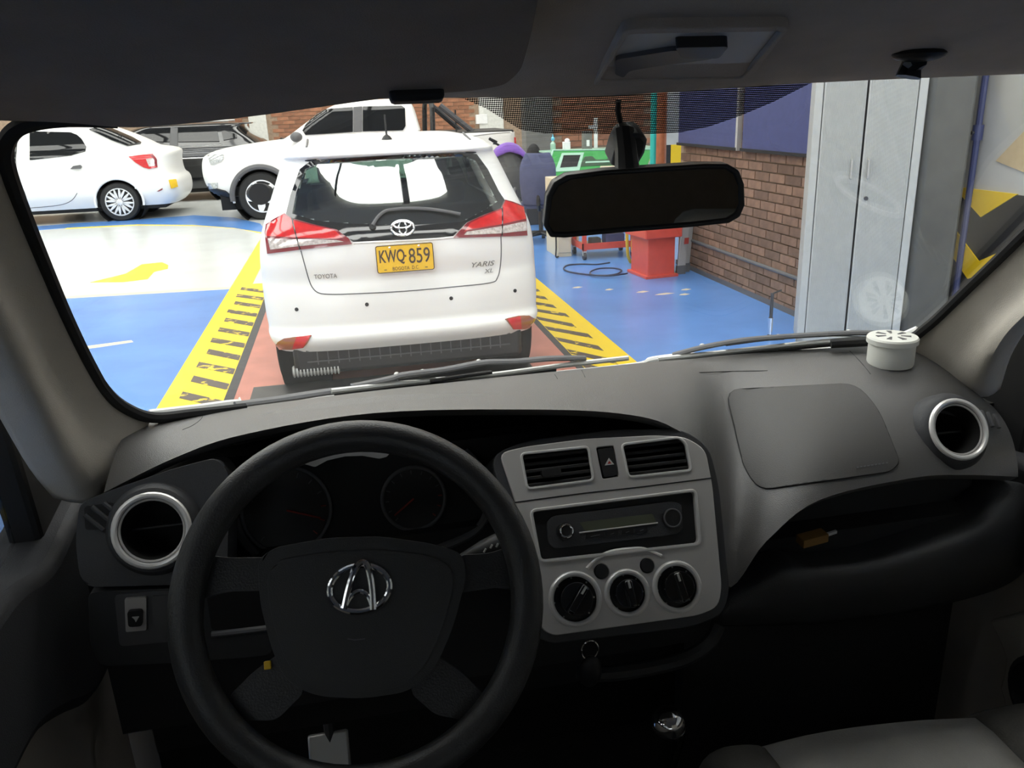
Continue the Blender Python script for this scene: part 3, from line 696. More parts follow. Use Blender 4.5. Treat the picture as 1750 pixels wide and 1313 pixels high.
# ---------------------------------------------------------------- white pickup
PX, PYc = 3.02, 15.34
pk = thing('pickup_truck', 'white double cab pickup with grey arch flares and roll bar, behind the hatchback', 'car', (PX-2.7, PYc, 0))
psl = [(.40, .10, 5.15, .86, .2, .5, 0), (.50, .04, 5.28, .91, .2, .6, 0), (.62, .0, 5.34, .93, .2, .65, 0), (.80, .0, 5.36, .93, .2, .65, 0), (.98, .0, 5.33, .93, .2, .65, 0), (1.06, .0, 5.26, .92, .2, .65, 0),
       (1.13, .0, 5.05, .915, .2, .6, 0), (1.18, .0, 4.7, .91, .2, .55, 0), (1.22, .0, 4.3, .90, .2, .5, 1), (1.235, .02, 4.12, .89, .2, .4, 1), (1.24, 1.62, 4.02, .87, .12, .17, 0), (1.32, 1.64, 3.86, .845, .12, .17, 0), (1.45, 1.67, 3.66, .80, .12, .17, 0),
       (1.60, 1.70, 3.42, .75, .13, .17, 0), (1.72, 1.74, 3.2, .71, .15, .17, 0), (1.79, 1.80, 3.02, .67, .2, .3, 0), (1.825, 1.95, 2.85, .60, .2, .25, 0), (1.84, 2.1, 2.7, .45, .1, .1, 0)]
bv, wm = side_car(pk, psl, PX, PYc, M['white_car2'], (1.15, 4.38), .385)
dp = lambda P, nm, mm, o_=.004, st=6, par=None: decal(bv, P, o_+.020, .008, st*.5).build(nm, M[mm], par or pk)
dp([(517, 224), (526, 212), (540, 199), (556, 189), (575, 186), (603, 184), (603, 226), (560, 229), (522, 231)], 'front_door_window', 'dark_glass')
dp([(620, 183), (686, 181.4), (692, 186), (693, 216), (688.6, 223), (620, 225)], 'rear_door_window', 'dark_glass')
dp([(604, 184), (619, 183), (619, 225), (604, 226)], 'door_pillar', 'grey_plastic', .006)
hl = dp([(356, 267), (383, 264.5), (382, 272), (379, 276), (362, 282)], 'headlamp', 'headlamp', .008)
fg = dp([(357, 313), (372, 312), (372, 321), (360, 322)], 'fog_lamp', 'headlamp', .006)
dp([(356, 318), (386, 326), (410, 345), (400, 345), (365, 332)], 'sill_trim', 'black_plastic', .006)
dp([(894, 236), (903, 233), (905, 258), (896, 262)], 'tail_lamp', 'red_lens', .012)
dp([(472, 236), (480, 229), (487, 230), (483, 236)], 'windscreen_base', 'black_plastic', .006)
ribbon(bv, [(500, 262), (497, 300), (503, 330)], .006, .000).build('door_seam', M['grey_plastic'], pk)
ribbon(bv, [(760, 240), (830, 230), (872, 226)], .006, .000).build('bed_seam', M['grey_plastic'], pk)
mr = MB().sphere((PX-3.72, PYc-1.02, 1.30), .13, 14, 10, (.75, .8, .62)).build('door_mirror', M['grey_plastic'], pk)
MB().tube([(PX-3.72, PYc-1.0, 1.26), (PX-3.74, PYc-.84, 1.24)], .03, 8).build('mirror_arm', M['black_plastic'], mr)
for wy in (1.15, 4.38):
    for s in (-1, 1):
        fl = MB(); P = [Vector((PX-wy+math.cos(t)*.475, PYc+s*(wm-.005), .385+math.sin(t)*.475)) for t in [math.pi*k/24-.12+.24*k/24 for k in range(25)]]
        fl.tube(P, .045, 8).build('arch_flare', M['grey_plastic'], pk)
        wheel(pk, (PX-wy, PYc+s*(wm+.005), .385), (0, s, 0), .385, .24, .265, 5, M['alloy'], 'single')
# bed: dark liner and roll bar
MB().bx(PX-1.58, PX-.08, PYc-.86, PYc+.86, 1.21, 1.262).build('bed_cover', M['black_plastic'], pk, bevel=.015)
rb = MB(); rb.tube([(PX-1.46, PYc-.70, 1.24), (PX-1.44, PYc-.66, 1.66), (PX-1.44, PYc-.5, 1.78), (PX-1.44, PYc+.5, 1.78), (PX-1.44, PYc+.66, 1.66), (PX-1.46, PYc+.70, 1.24)], .045, 10); rb = rb.build('roll_bar', M['black_plastic'], pk)
for s in (-1, 1): MB().tube([(PX-1.30, PYc+s*.62, 1.70), (PX-.78, PYc+s*.76, 1.25)], .05, 8).build('roll_bar_stay', M['steel_dark'], rb)
MB().tube([(PX-1.05, PYc-.68, 1.25), (PX-1.05, PYc-.68, 1.62)], .014, 8).build('bed_post', M['black_plastic'], pk)
# ---------------------------------------------------------------- black SUV behind
SX, SY = -1.45, 19.35
suv = thing('suv_car', 'black car with bright window reflections, half hidden behind the white sedan and pickup', 'car', (SX-2.2, SY, 0))
ssl = [(.26, .12, 4.4, .84, .3, .5, 0), (.36, .02, 4.52, .90, .35, .5, 0), (.55, .0, 4.55, .92, .35, .5, 0), (.80, .02, 4.5, .92, .35, .5, 0), (.95, .06, 4.3, .90, .35, .5, 0), (1.05, .10, 3.9, .88, .35, .5, 0), (1.12, .14, 3.55, .85, .35, .5, 0),
       (1.22, .26, 3.35, .80, .33, .4, 0), (1.34, .42, 3.1, .75, .33, .4, 0), (1.45, .52, 2.85, .69, .33, .4, 0), (1.51, .50, 2.65, .65, .33, .4, 0), (1.54, .62, 2.4, .58, .3, .3, 0), (1.555, .95, 2.1, .45, .2, .2, 0)]
bv, wm = side_car(suv, ssl, SX, SY, M['black_car'], (.95, 3.6), .34)
ds = lambda P, nm, mm, o_=.004, st=6: decal(bv, P, o_+.016, .008, st*.6).build(nm, M[mm], suv)
ds([(226, 236), (263, 222), (292, 220), (290, 243), (242, 242)], 'front_door_window', 'dark_glass')
ds([(305, 219), (371, 221), (375, 242), (305, 243)], 'rear_door_window', 'dark_glass')
ds([(378, 222), (405, 230), (405, 236), (382, 240)], 'quarter_window', 'dark_glass')
ds([(292, 219), (304, 219), (304, 250), (290, 250)], 'door_pillar', 'grey_plastic', .006)
ribbon(bv, [(240, 249), (300, 251), (380, 247)], .012, .006).build('chrome_waist_strip', M['chrome'], suv)
ribbon(bv, [(290, 272), (340, 270), (380, 268)], .010, .006).build('chrome_door_strip', M['chrome'], suv)
for s in (-1, 1): MB().tube([(SX-.8, SY+s*.55, 1.58), (SX-2.3, SY+s*.55, 1.58)], .02, 8).build('roof_rail', M['alu'], suv)
MB().bx(SX-.62, SX-.36, SY-.55, SY+.55, 1.50, 1.53).build('roof_spoiler', M['black_car'], suv, bevel=.012)
for wy in (.95, 3.6):
    for s in (-1, 1): wheel(suv, (SX-wy, SY+s*(wm-.01), .34), (0, s, 0), .34, .22, .24, 5, M['alloy'], 'single')

# ================================================================== FURNITURE AND TOOLS ON THE RIGHT
# ---- locker with ribbed doors, turned a little towards the aisle
lk = thing('locker_cabinet', 'tall light grey metal locker with two ribbed doors beside the concrete column', 'locker', (2.965, 5.0, 0))
LKW = .652
lk.rotation_euler = (0, 0, R(-27))
def lb(x0, x1, y0, y1, z0, z1, name, m, par=None, **k): return MB().bx(x0+2.965, x1+2.965, y0+5.0, y1+5.0, z0, z1).build(name, m, par or lk, **k)
lb(0, LKW, .03, .40, 0, 2.05, 'carcass', M['locker'], smooth=0, bevel=.006)
lb(0, .05, 0, .05, 0, 2.05, 'side_frame', M['locker'], smooth=0, bevel=.006); lb(LKW-.05, LKW, 0, .05, 0, 2.05, 'side_frame', M['locker'], smooth=0, bevel=.006)
lb(0, LKW, 0, .05, 1.98, 2.05, 'top_frame', M['locker'], smooth=0, bevel=.006); lb(0, LKW, 0, .05, 0, .07, 'plinth', M['locker'], smooth=0, bevel=.006)
lb(.045, LKW-.045, .02, .035, .07, 1.98, 'gap_shade', M['soft_black'], smooth=0)  # black sheet behind the doors stands in for shade between them
XM = LKW*.475
for a, b in ((.062, XM-.014), (XM+.014, LKW-.062)):
    N = 42; pts = [(a+(b-a)*k/(N*2), .012-(.0025 if k % 2 else 0)) for k in range(N*2+1)]
    d = MB().grid([[(x+2.965, yy+5.0, z) for x, yy in pts] for z in (.08, 1.97)]).build('ribbed_door', M['locker'], lk, smooth=0, solid=.012, off=1)
    hx = 2.965+(b-.042 if a < .2 else a+.030); LY0 = 5.0
    MB().tube([(hx, LY0+.008, 1.125), (hx, LY0-.025, 1.13), (hx, LY0-.025, 1.24), (hx, LY0+.008, 1.245)], .007, 8).build('handle', M['alu'], d)
    if a > .2: MB().cyl((hx+.005, LY0+.01, 1.0), (hx+.005, LY0-.012, 1.0), .013, n=14).build('lock', M['steel_dark'], d)
# ---- blue boards on the brick wall
for i, (y0, y1, lab) in enumerate(((6.78, 8.05, 'dark blue wall board on the brick wall, next to the orange pipe'), (5.62, 6.66, 'dark blue wall board on the brick wall, next to the locker'))):
    b = thing('wall_board', lab, 'board', (XW-.03, (y0+y1)/2, 1.22), 'blue wall boards')
    MB().bx(XW-.05, XW-.012, y0, y1, 1.235, 1.93).build('panel', M['blue_board'], b, smooth=0, bevel=.004)
    MB().bx(XW-.06, XW-.012, y0-.02, y1+.02, 1.215, 1.24).build('bottom_shadow', M['soft_black'], b, smooth=0)  # black bar stands in for the shadow along the board's lower edge
    MB().bx(XW-.056, XW-.012, y0-.035, y0, 1.215, 1.95).build('side_rail', M['steel_dark'] if i else M['alu'], b, smooth=0)
# ---- pipes
pt = MB().cyl((3.035, 8.02, 0), (3.035, 8.02, 6.58), .030, n=16).build('service_pipe', M['teal'], None); tag(pt, 'slim teal green vertical pipe beside the orange pipe', 'pipe')
pr = MB().cyl((3.22, 8.32, 0), (3.22, 8.32, 6.58), .068, n=24).build('drain_pipe', M['rust'], None); tag(pr, 'thick orange brown vertical pipe at the end of the brick wall', 'pipe')
# ---- red pedestal bin
rb_ = thing('tool_pedestal', 'red metal pedestal with wider top, standing near the brick wall', 'pedestal', (2.92, 7.68, 0))
o0 = Vector((2.785, 7.474, 0)); ea = Vector((-.043, .43, 0)).normalized(); eb = Vector((.95, .30, 0)).normalized(); eb = (eb-ea*eb.dot(ea)).normalized(); ez = Vector((0, 0, 1))
MB().obox(o0, ea, eb, ez, .02, .40, .02, .31, 0, .40).build('body', M['red_paint'], rb_, smooth=0, bevel=.006)
MB().obox(o0, ea, eb, ez, -.01, .43, -.01, .34, 0, .03).build('base_flange', M['red_paint'], rb_, smooth=0, bevel=.006)
MB().obox(o0, ea, eb, ez, -.03, .45, -.03, .36, .39, .66).build('top_box', M['red_paint'], rb_, smooth=0, bevel=.01)
MB().obox(o0, ea, eb, ez, .03, .39, .03, .30, .655, .67).build('tray', M['steel_dark'], rb_, smooth=0)
# ---- red tool trolley
tr = thing('tool_trolley', 'open red tool trolley on castors between cream cabinet and red pedestal', 'trolley', (2.80, 9.0, 0))
TX, TY = 2.52, 8.72
for x in (TX, TX+.56):
    for yy in (TY, TY+.42):
        MB().bx(x-.022, x+.022, yy-.022, yy+.022, .10, .80).build('post', M['red_paint'], tr, smooth=0, bevel=.004)
        cw = MB().cyl((x-.015, yy, .045), (x+.015, yy, .045), .045, n=16).build('castor', M['steel_dark'], tr); MB().bx(x-.02, x+.02, yy-.02, yy+.02, .05, .11).build('castor_fork', M['alu'], cw, smooth=0)
for z in (.12, .45, .74):
    sh = MB().bx(TX-.02, TX+.58, TY-.02, TY+.44, z, z+.02).build('shelf', M['red_paint'] if z > .2 else M['cream'], tr, smooth=0)
    MB().bx(TX-.03, TX+.59, TY-.03, TY-.015, z-.005, z+.065).build('shelf_lip', M['red_paint'], sh, smooth=0)
    MB().bx(TX-.03, TX-.015, TY-.03, TY+.45, z-.005, z+.065).build('shelf_lip', M['red_paint'], sh, smooth=0)
MB().bx(TX+.03, TX+.05, TY+.40, TY+.43, .12, .76).build('back_panel', M['cream'], tr, smooth=0)
tag(MB().bx(2.62, 2.74, 8.80, 8.92, .142, .22).build('tool_case', M['steel_dark'], None, bevel=.008), 'small dark tool case on the red trolley lower shelf, at its left', 'case')
tag(MB().bx(2.80, 3.02, 8.82, 8.98, .142, .25).build('tool_case', M['blue_board'], None, bevel=.008), 'small blue tool case on the red trolley lower shelf, at its right', 'case')
# ---- cream cabinet
cb = thing('drawer_cabinet', 'narrow cream drawer cabinet left of the red trolley', 'cabinet', (2.36, 9.2, 0))
MB().bx(2.28, 2.45, 9.0, 9.5, 0, .86).build('body', M['cream'], cb, smooth=0, bevel=.006)
for z in (.05, .32, .59):
    dr = MB().bx(2.292, 2.438, 8.985, 9.005, z, z+.25).build('drawer', M['cream'], cb, smooth=0, bevel=.004); MB().bx(2.33, 2.40, 8.965, 8.99, z+.18, z+.195).build('handle', M['steel_dark'], dr, smooth=0)
# ---- green console desk
gd = thing('console_desk', 'bright green slanted console desk behind the interior mirror', 'desk', (3.3, 11.0, 0))
G = Frame(at(1025, 276, 10.6), (1, 0, 0), Vector((0, .55, .83)))
gp = lambda u, v: G.px(u, v)
MB().bx(2.70, 4.05, 10.80, 11.4, 0, .88).build('body', M['cream'], gd, smooth=0, bevel=.008)
G.plate([gp(945, 258), gp(1116, 256), gp(1104, 290), gp(1095, 310), gp(1000, 312), gp(934, 297)], -.03, 0).build('slanted_top', M['green_paint'], gd, smooth=0)
G.tube([gp(944, 257), gp(1117, 255)], .012, .0).build('glass_edge', M['green_pale'], gd)
G.tube([gp(945, 257), gp(933, 297)], .012, .0).build('glass_edge', M['green_pale'], gd)
fr_ = G.plate([gp(960, 262), gp(998, 261), gp(990, 292), gp(948, 294)], 0, .006).build('picture_frame', M['green_pale'], gd, smooth=0)
G.plate([gp(963, 266), gp(992, 265.5), gp(986, 285), gp(957, 287)], .006, .010).build('picture', M['soft_black'], fr_, smooth=0)
G.plate(rpoly([gp(999, 268), gp(1012, 267), gp(1018, 273), gp(1036, 273), gp(1044, 266), gp(1092, 264), gp(1086, 276), gp(1070, 281), gp(990, 285)], .02), 0, .004).build('dark_motif', M['green_dark'], gd, smooth=0)
G.plate([gp(1026, 284), gp(1056, 283), gp(1055, 287), gp(1025, 289)], 0, .004).build('paper_strip', M['cream'], gd, smooth=0)
G.plate([gp(1001, 276.5), gp(1044, 275), gp(1044, 277.5), gp(1000, 279)], .004, .007).build('motif_line', M['green_pale'], gd, smooth=0)
MB().bx(2.66, 4.20, 10.78, 11.4, G.w(0, gp(1030, 257)[1]).z-.02, G.w(0, gp(1030, 257)[1]).z).build('shelf', M['green_pale'], gd, smooth=0)
zt = G.w(0, gp(1030, 257)[1]).z+.003
q = at(968, 246, 10.95); tb = thing('tissue_box', 'small white box on the green console desk', 'box', (q.x, 10.95, zt)); MB().bx(q.x-.045, q.x+.045, 10.91, 10.99, zt, zt+.115).build('carton', M['paper'], tb, smooth=0, bevel=.004); MB().sphere((q.x+.01, 10.95, zt+.13), .03, 10, 6, (1.2, .6, 1)).build('tissue', M['paper'], tb)
q = at(945, 250, 10.9); cp = thing('pump_bottle', 'clear bottle with light blue cap at the left end of the green desk', 'bottle', (q.x, 10.9, zt))
MB().lathe((q.x, 10.9, zt), (0, 0, 1), [(.03, 0), (.035, .01), (.035, .10), (.012, .13), (.012, .14)], 16).build('bottle_body', M['green_pale'], cp); MB().lathe((q.x, 10.9, zt+.14), (0, 0, 1), [(.02, 0), (.025, .03), (.008, .05), (.006, .08)], 12).build('bottle_cap', M['cyan'], cp)
q = at(1003, 243, 11.1); pf = thing('box_file', 'grey upright box file standing on the green desk', 'file', (q.x, 11.1, zt+.002)); MB().bx(q.x-.06, q.x+.06, 11.05, 11.15, zt+.002, zt+.23).build('file_body', M['concrete'], pf, smooth=0, bevel=.004); MB().bx(q.x-.02, q.x+.02, 11.044, 11.05, zt+.04, zt+.12).build('spine_label', M['paper'], pf, smooth=0)
q = at(1018, 235, 11.25); cr_ = thing('sign_holder', 'white cross-shaped sign holder on the green desk', 'holder', (q.x, 11.25, zt)); MB().bx(q.x-.025, q.x+.025, 11.24, 11.255, zt, zt+.40).build('upright', M['paper'], cr_, smooth=0, bevel=.002); MB().bx(q.x-.10, q.x+.02, 11.235, 11.245, zt+.25, zt+.30).build('arm', M['paper'], cr_, smooth=0, bevel=.002)
# ---- ladder leaning, alu post
ld = thing('step_ladder', 'folded aluminium ladder with red sticker leaning by the brick wall', 'ladder', (3.18, 7.6, 0))
for a in (0, .09):
    MB().obox(Vector((3.14+a*.9, 7.58+a, 0)), Vector((1, .05, 0)).normalized(), Vector((0, 1, 0)), Vector((.10, .06, 1)).normalized(), 0, .085, 0, .025, 0, 1.02).build('rail', M['alu'], ld, smooth=0, bevel=.004)
    MB().obox(Vector((3.14+a*.9, 7.575+a, 0)), Vector((1, .05, 0)).normalized(), Vector((0, 1, 0)), Vector((.10, .06, 1)).normalized(), -.006, .092, 0, .035, 0, .09).build('rubber_foot', M['grey_plastic'], ld, smooth=0, bevel=.004)
for z in (.25, .5, .75): MB().cyl((3.19+.1*z, 7.59+.06*z, z), (3.26+.1*z, 7.69+.06*z, z), .014, n=10).build('rung', M['alu'], ld)
MB().obox(Vector((3.14+.028, 7.583, 0)), Vector((1, .05, 0)).normalized(), Vector((0, 1, 0)), Vector((.10, .06, 1)).normalized(), .015, .06, -.012, -.004, .30, .36).build('sticker', M['red_mark'], ld, smooth=0)
ps = thing('metal_prop', 'thin aluminium post upright against the brick wall corner', 'post', (3.32, 7.88, 0)); MB().bx(3.30, 3.338, 7.86, 7.90, .012, .95).build('shaft', M['alu'], ps, smooth=0, bevel=.003); MB().bx(3.285, 3.339, 7.84, 7.92, 0, .014).build('foot', M['alu'], ps, smooth=0)
# ---- yellow hose, cables
tag(MB().tube(catmull([(2.93, 8.35, .008), (2.88, 8.30, .10), (2.86, 8.28, .3), (2.87, 8.30, .50), (2.93, 8.33, .55), (2.96, 8.35, .40), (2.95, 8.36, .15), (2.98, 8.30, .012)], 5), .017, 8).build('air_hose', M['yellow_cord'], None), 'yellow coiled air hose between red trolley and red pedestal', 'hose')
loop = [(1042, 449), (1020, 452), (995, 451.5), (972, 453), (963.5, 458), (968, 463), (985, 467), (1010, 470), (1035, 471), (1055, 468), (1062, 462), (1048, 458.5), (1025, 459), (1010, 464), (1012, 470), (1040, 471.5), (1066, 468.5), (1072, 467)]
tag(MB().tube(catmull([onZ(u, v, .009+.0012*i) for i, (u, v) in enumerate(loop)], 5), .0085, 6).build('floor_cable', M['cable'], None), 'dark blue cable looped on the blue floor in front of the red pedestal', 'cable')
tag(MB().tube(catmull([onZ(954, 437, .008), onZ(959, 435, .01), Vector((2.25, 8.93, .02)), Vector((2.255, 8.94, .12)), Vector((2.26, 8.96, .35))], 5), .009, 6).build('power_cord', M['soft_black'], None), 'black cord hanging down the side of the cream cabinet', 'cord')
# ---- floor stand in front of the locker
q = onZ(1315, 578, 0); q.z = 0
fs = thing('jack_stand', 'short silver and black rod stand on the blue floor in front of the locker', 'stand', q)
MB().lathe(q, (0, 0, 1), [(.05, 0), (.05, .008), (.016, .02), (.016, .05)], 16).build('foot', M['steel_dark'], fs); MB().cyl(q+Vector((0, 0, .03)), q+Vector((0, 0, .15)), .017, n=14).build('silver_sleeve', M['chrome'], fs)
MB().cyl(q+Vector((0, 0, .15)), q+Vector((0, 0, .33)), .012, n=12).build('rod', M['steel_dark'], fs); MB().cyl(q+Vector((0, 0, .325)), q+Vector((.09, .04, .335)), .006, n=8).build('side_bar', M['steel_dark'], fs)

# ---- office chairs
def office_chair(label, c, rz, fab, arms):
    root = thing('office_chair', label, 'chair', (0, 0, 0), 'office chairs at the desk')
    P = lambda mb, nm, mm, **k: mb.build(nm, mm, root, **k)
    rows = []
    for i in range(9):
        t = i/8; z = .50+t*.60; wd = .215*(1-.12*(2*t-1)**2-(.25*max(0, t-.8)/.2)); dep = -.25-.06*math.sin(t*3)
        rows.append([(x*wd, dep+.05*(x*x), z) for x in (-1, -.75, -.4, 0, .4, .75, 1)])
    bk = MB().grid(rows).build('backrest', fab, root, solid=.06, off=0, bevel=.015, smooth=60)
    P(MB().bx(-.24, .24, -.22, .24, .44, .52), 'seat', fab, bevel=.035, seg=3)
    P(MB().tube([(0, -.29, .62), (0, -.30, .50), (0, -.2, .43), (0, 0, .42)], .025, 8), 'back_arm', M['black_plastic'])
    P(MB().cyl((0, 0, .12), (0, 0, .44), .028, n=14), 'gas_column', M['black_plastic'])
    for k in range(5):
        an = 2*math.pi*k/5+.3; d = Vector((math.cos(an), math.sin(an), 0))
        lg = P(MB().tube([Vector((0, 0, .12)), d*.16+Vector((0, 0, .115)), d*.30+Vector((0, 0, .075))], [.03, .026, .018], 8), 'base_leg', M['black_plastic'])
        MB().cyl(d*.30+d.cross(Vector((0, 0, 1)))*-.022+Vector((0, 0, .03)), d*.30+d.cross(Vector((0, 0, 1)))*.022+Vector((0, 0, .03)), .030, n=14).build('castor', M['soft_black'], lg)
    if arms:
        for s in (-1, 1):
            P(MB().tube(catmull([(s*.24, .1, .46), (s*.30, .12, .55), (s*.31, .06, .66), (s*.31, -.1, .67), (s*.30, -.2, .60), (s*.25, -.2, .47)], 4), .018, 8), 'armrest', M['grey_plastic'])
    root.location = c; root.rotation_euler = (0, 0, rz); return root
q1 = at(868, 300, 10.8); q2 = at(926, 300, 9.9)
office_chair('grey fabric office chair with a purple jacket over its back', (q1.x, 11.06, 0), R(8), M['chair_grey'], False)
office_chair('blue fabric office chair with grey armrests', (q2.x+.03, 10.14, 0), R(-18), M['chair_blue'], True)
jk = MB(); rows = []
for i in range(19):
    t = i/18; an = math.pi*(1.5*t-.32); cx_, cz = q1.x+.02, .88
    rx = .235+.012*math.sin(i*1.9); p = Vector((cx_-math.cos(an)*rx, 10.80, cz+math.sin(an)*.27 if 0 < an < math.pi else cz+math.sin(an)*.42))
    rows.append([p+Vector((-.01*math.cos(an), -.075, -.07*max(0, math.sin(an))+.012*math.sin(i*2.1))), p+Vector((0, -.05, .03*max(0, math.sin(an)))), p+Vector((-.03*math.cos(an), .0, .05*max(0, math.sin(an)))), p+Vector((-.02*math.cos(an), .07, .03*max(0, math.sin(an)))), p+Vector((0, .12, -.10*max(0, math.sin(an))+.012*math.sin(i*1.7)))])
tag(jk.grid(rows).build('jacket', M['purple'], None, solid=.04, off=0, sub=1), 'purple jacket draped over the grey office chair back', 'jacket')
# ---- bicycle
bk = thing('bicycle', 'bicycle with dark handlebar standing behind the chair with the purple jacket', 'bicycle', (2.2, 12.5, 0))
bh0, bh1 = at(836, 237, 12.3), at(886, 262, 12.3); hc = (bh0+bh1)/2
MB().tube(catmull([bh0, bh0+(bh1-bh0)*.25+Vector((0, .05, -.02)), hc+Vector((0, .06, -.02)), bh0+(bh1-bh0)*.75+Vector((0, .05, 0)), bh1], 4), .016, 8).build('handlebar', M['black_plastic'], bk)
for p, d in ((bh0, 1), (bh1, -1)):
    MB().cyl(p, p+(bh1-bh0)*.26*d, .022, n=10).build('grip', M['soft_black'], bk)
    MB().tube([p+(bh1-bh0)*.3*d+Vector((0, 0, -.02)), p+(bh1-bh0)*.1*d+Vector((0, -.06, -.05))], .008, 6).build('brake_lever', M['black_plastic'], bk)
hd = hc+Vector((0, .06, -.04)); fc = Vector((hc.x-.02, 12.15, .34)); rc = Vector((hc.x+.10, 12.85, .34)); rc.y = 13.1; fc.y = 12.05
MB().tube([hd, hd+Vector((0, -.02, -.12)), Vector((hd.x, 12.2, .72))], .02, 8).build('stem', M['steel_dark'], bk)
for s in (-1, 1): MB().tube([Vector((hd.x+s*.04, 12.2, .72)), fc+Vector((s*.05, 0, 0))], .014, 8).build('fork', M['steel_dark'], bk)
bbk = Vector((hc.x+.05, 12.62, .30)); stp = Vector((hc.x+.06, 12.76, .80))
for a, b in ((Vector((hd.x, 12.22, .80)), stp), (Vector((hd.x, 12.21, .70)), bbk), (stp, bbk), (stp, rc), (bbk, rc)): MB().tube([a, b], .017, 8).build('frame_tube', M['steel_dark'], bk)
MB().sphere(stp+Vector((0, .03, .10)), .09, 12, 8, (.8, 1.4, .4)).build('saddle', M['soft_black'], bk)
MB().tube([stp, stp+Vector((0, 0, .10))], .013, 8).build('seat_post', M['alu'], bk)
for c in (fc, rc):
    A = Vector((.08, 1, 0)).normalized()
    wv = MB().tube([c+A*math.cos(2*math.pi*k/36)*.32+Vector((0, 0, math.sin(2*math.pi*k/36)*.32)) for k in range(36)], .022, 8, True).build('wheel', M['tyre'], bk)
    for k in range(8): MB().tube([c, c+A*math.cos(math.pi*k/4)*.31+Vector((0, 0, math.sin(math.pi*k/4)*.31))], .003, 4).build('spoke', M['alu'], wv)
# ---- black bag on the yellow band
q = at(912, 266, 11.85); bg = thing('backpack', 'dark backpack on a small cart behind the blue office chair', 'bag', (q.x, 11.85, 0))
MB().sphere((q.x, 11.85, .95), .12, 14, 10, (.9, .8, 1.5)).build('bag_body', M['soft_black'], bg); MB().bx(q.x-.16, q.x+.16, 11.70, 12.0, 0, .80).build('cart_box', M['steel_dark'], bg, smooth=0, bevel=.01)
# ---- switch box on the far pier
q = at(823, 203, YB-.09); MBb = thing('switch_box', 'small white switch box on the far wall behind the pickup bed', 'box', (q.x, YB-.1, q.z-.2)); MB().bx(q.x-.14, q.x+.14, YB-.12, YB+.02, q.z-.12, q.z+.10).build('case', M['paper'], MBb, smooth=0, bevel=.01); MB().cyl((q.x, YB-.02, q.z-.5), (q.x, YB-.02, q.z-.1), .02, n=8).build('conduit', M['grey_plastic'], MBb)

# ================================================================== THE VAN WE SIT IN
VX = .29                                   # its middle line
TW = math.tan(R(48))
def Yws(x, z):
    t = max(0., min(1., (z-1.235)/.43)); return 1.25-(z-1.235)/TW-(.15-.09*t)*((x-VX)/.62)**2
def onW(u, v, inside=0.):
    d = ray(u, v); a, b = .3, 3.0
    for _ in range(50):
        c = (a+b)/2; p = EYE+d*c
        if p.y < Yws(p.x, p.z)-inside: a = c
        else: b = c
    return EYE+d*a
van = thing('van', 'dark van interior with beige pillars, headliner and windshield framing the view', 'van', (VX, 0, 0))
N_W = Vector((0, math.sin(R(48)), math.cos(R(48))))
def ws_pt(x, z, o_=0): return Vector((x, Yws(x, z), z))+N_W*o_
xs = [-.47+1.52*k/30 for k in range(31)]; zs = [1.17+.55*k/16 for k in range(17)]
n_ = len(xs)
idx = [(j*n_+i, j*n_+i+1, (j+1)*n_+i+1) for j in range(16) for i in range(30)]+[(j*n_+i, (j+1)*n_+i+1, (j+1)*n_+i) for j in range(16) for i in range(30)]
ws = shell([ws_pt(x, z) for z in zs for x in xs], [ws_pt(x, z, .005) for z in zs for x in xs], idx).build('windshield', M['wind'], van, smooth=60)
# dotted shade band round the mirror foot
fm = bpy.data.materials.new('dotted shade print'); fm.use_nodes = True; nt = fm.node_tree; nt.nodes.remove(nt.nodes['Principled BSDF'])
tr_ = nt.nodes.new('ShaderNodeBsdfTransparent'); df = nt.nodes.new('ShaderNodeBsdfDiffuse'); df.inputs[0].default_value = (.02, .02, .02, 1); mx = nt.nodes.new('ShaderNodeMixShader')
vo = nt.nodes.new('ShaderNodeTexVoronoi'); vo.inputs['Scale'].default_value = 1.0; vo.inputs['Randomness'].default_value = 0; tc = nt.nodes.new('ShaderNodeTexCoord'); mpn = nt.nodes.new('ShaderNodeMapping'); mpn.inputs['Scale'].default_value = (430, 0, 520); nt.links.new(tc.outputs['Object'], mpn.inputs['Vector']); nt.links.new(mpn.outputs[0], vo.inputs['Vector'])
lt = nt.nodes.new('ShaderNodeMath'); lt.operation = 'LESS_THAN'; lt.inputs[1].default_value = .42; nt.links.new(vo.outputs['Distance'], lt.inputs[0])
nt.links.new(lt.outputs[0], mx.inputs[0]); nt.links.new(tr_.outputs[0], mx.inputs[1]); nt.links.new(df.outputs[0], mx.inputs[2]); nt.links.new(mx.outputs[0], nt.nodes['Material Output'].inputs[0])
fp = [(700, 130), (745, 163), (790, 168), (830, 185), (862, 205), (890, 222), (930, 228), (1020, 229), (1120, 229), (1165, 226), (1210, 217), (1260, 200), (1320, 175), (1360, 155), (1400, 135), (1400, 100), (700, 100)]
v_, F_ = tri2d(fp, (), 30)
shell([onW(p.x, p.y, .002) for p in v_], [onW(p.x, p.y, .0006) for p in v_], F_).build('dotted_shade_band', fm, ws)
# seals
def wtube(P, r, name, m, par, inside=.012, n=5): return MB().tube(catmull([onW(u, v, inside) for u, v in P], n), r, 8).build(name, m, par)
wtube([(420, 698), (330, 708), (262, 714), (215, 698), (180, 668), (150, 618), (112, 540), (74, 450), (36, 355), (13, 290), (8, 255), (22, 226), (55, 210), (115, 203), (200, 205)], .0075, 'windshield_seal', M['soft_black'], ws)
wtube([(1420, 588), (1500, 583), (1555, 578), (1580, 562), (1605, 541), (1650, 497), (1700, 449), (1760, 390), (1830, 325), (1890, 268), (1950, 205), (1990, 160)], .0075, 'windshield_seal', M['soft_black'], ws)
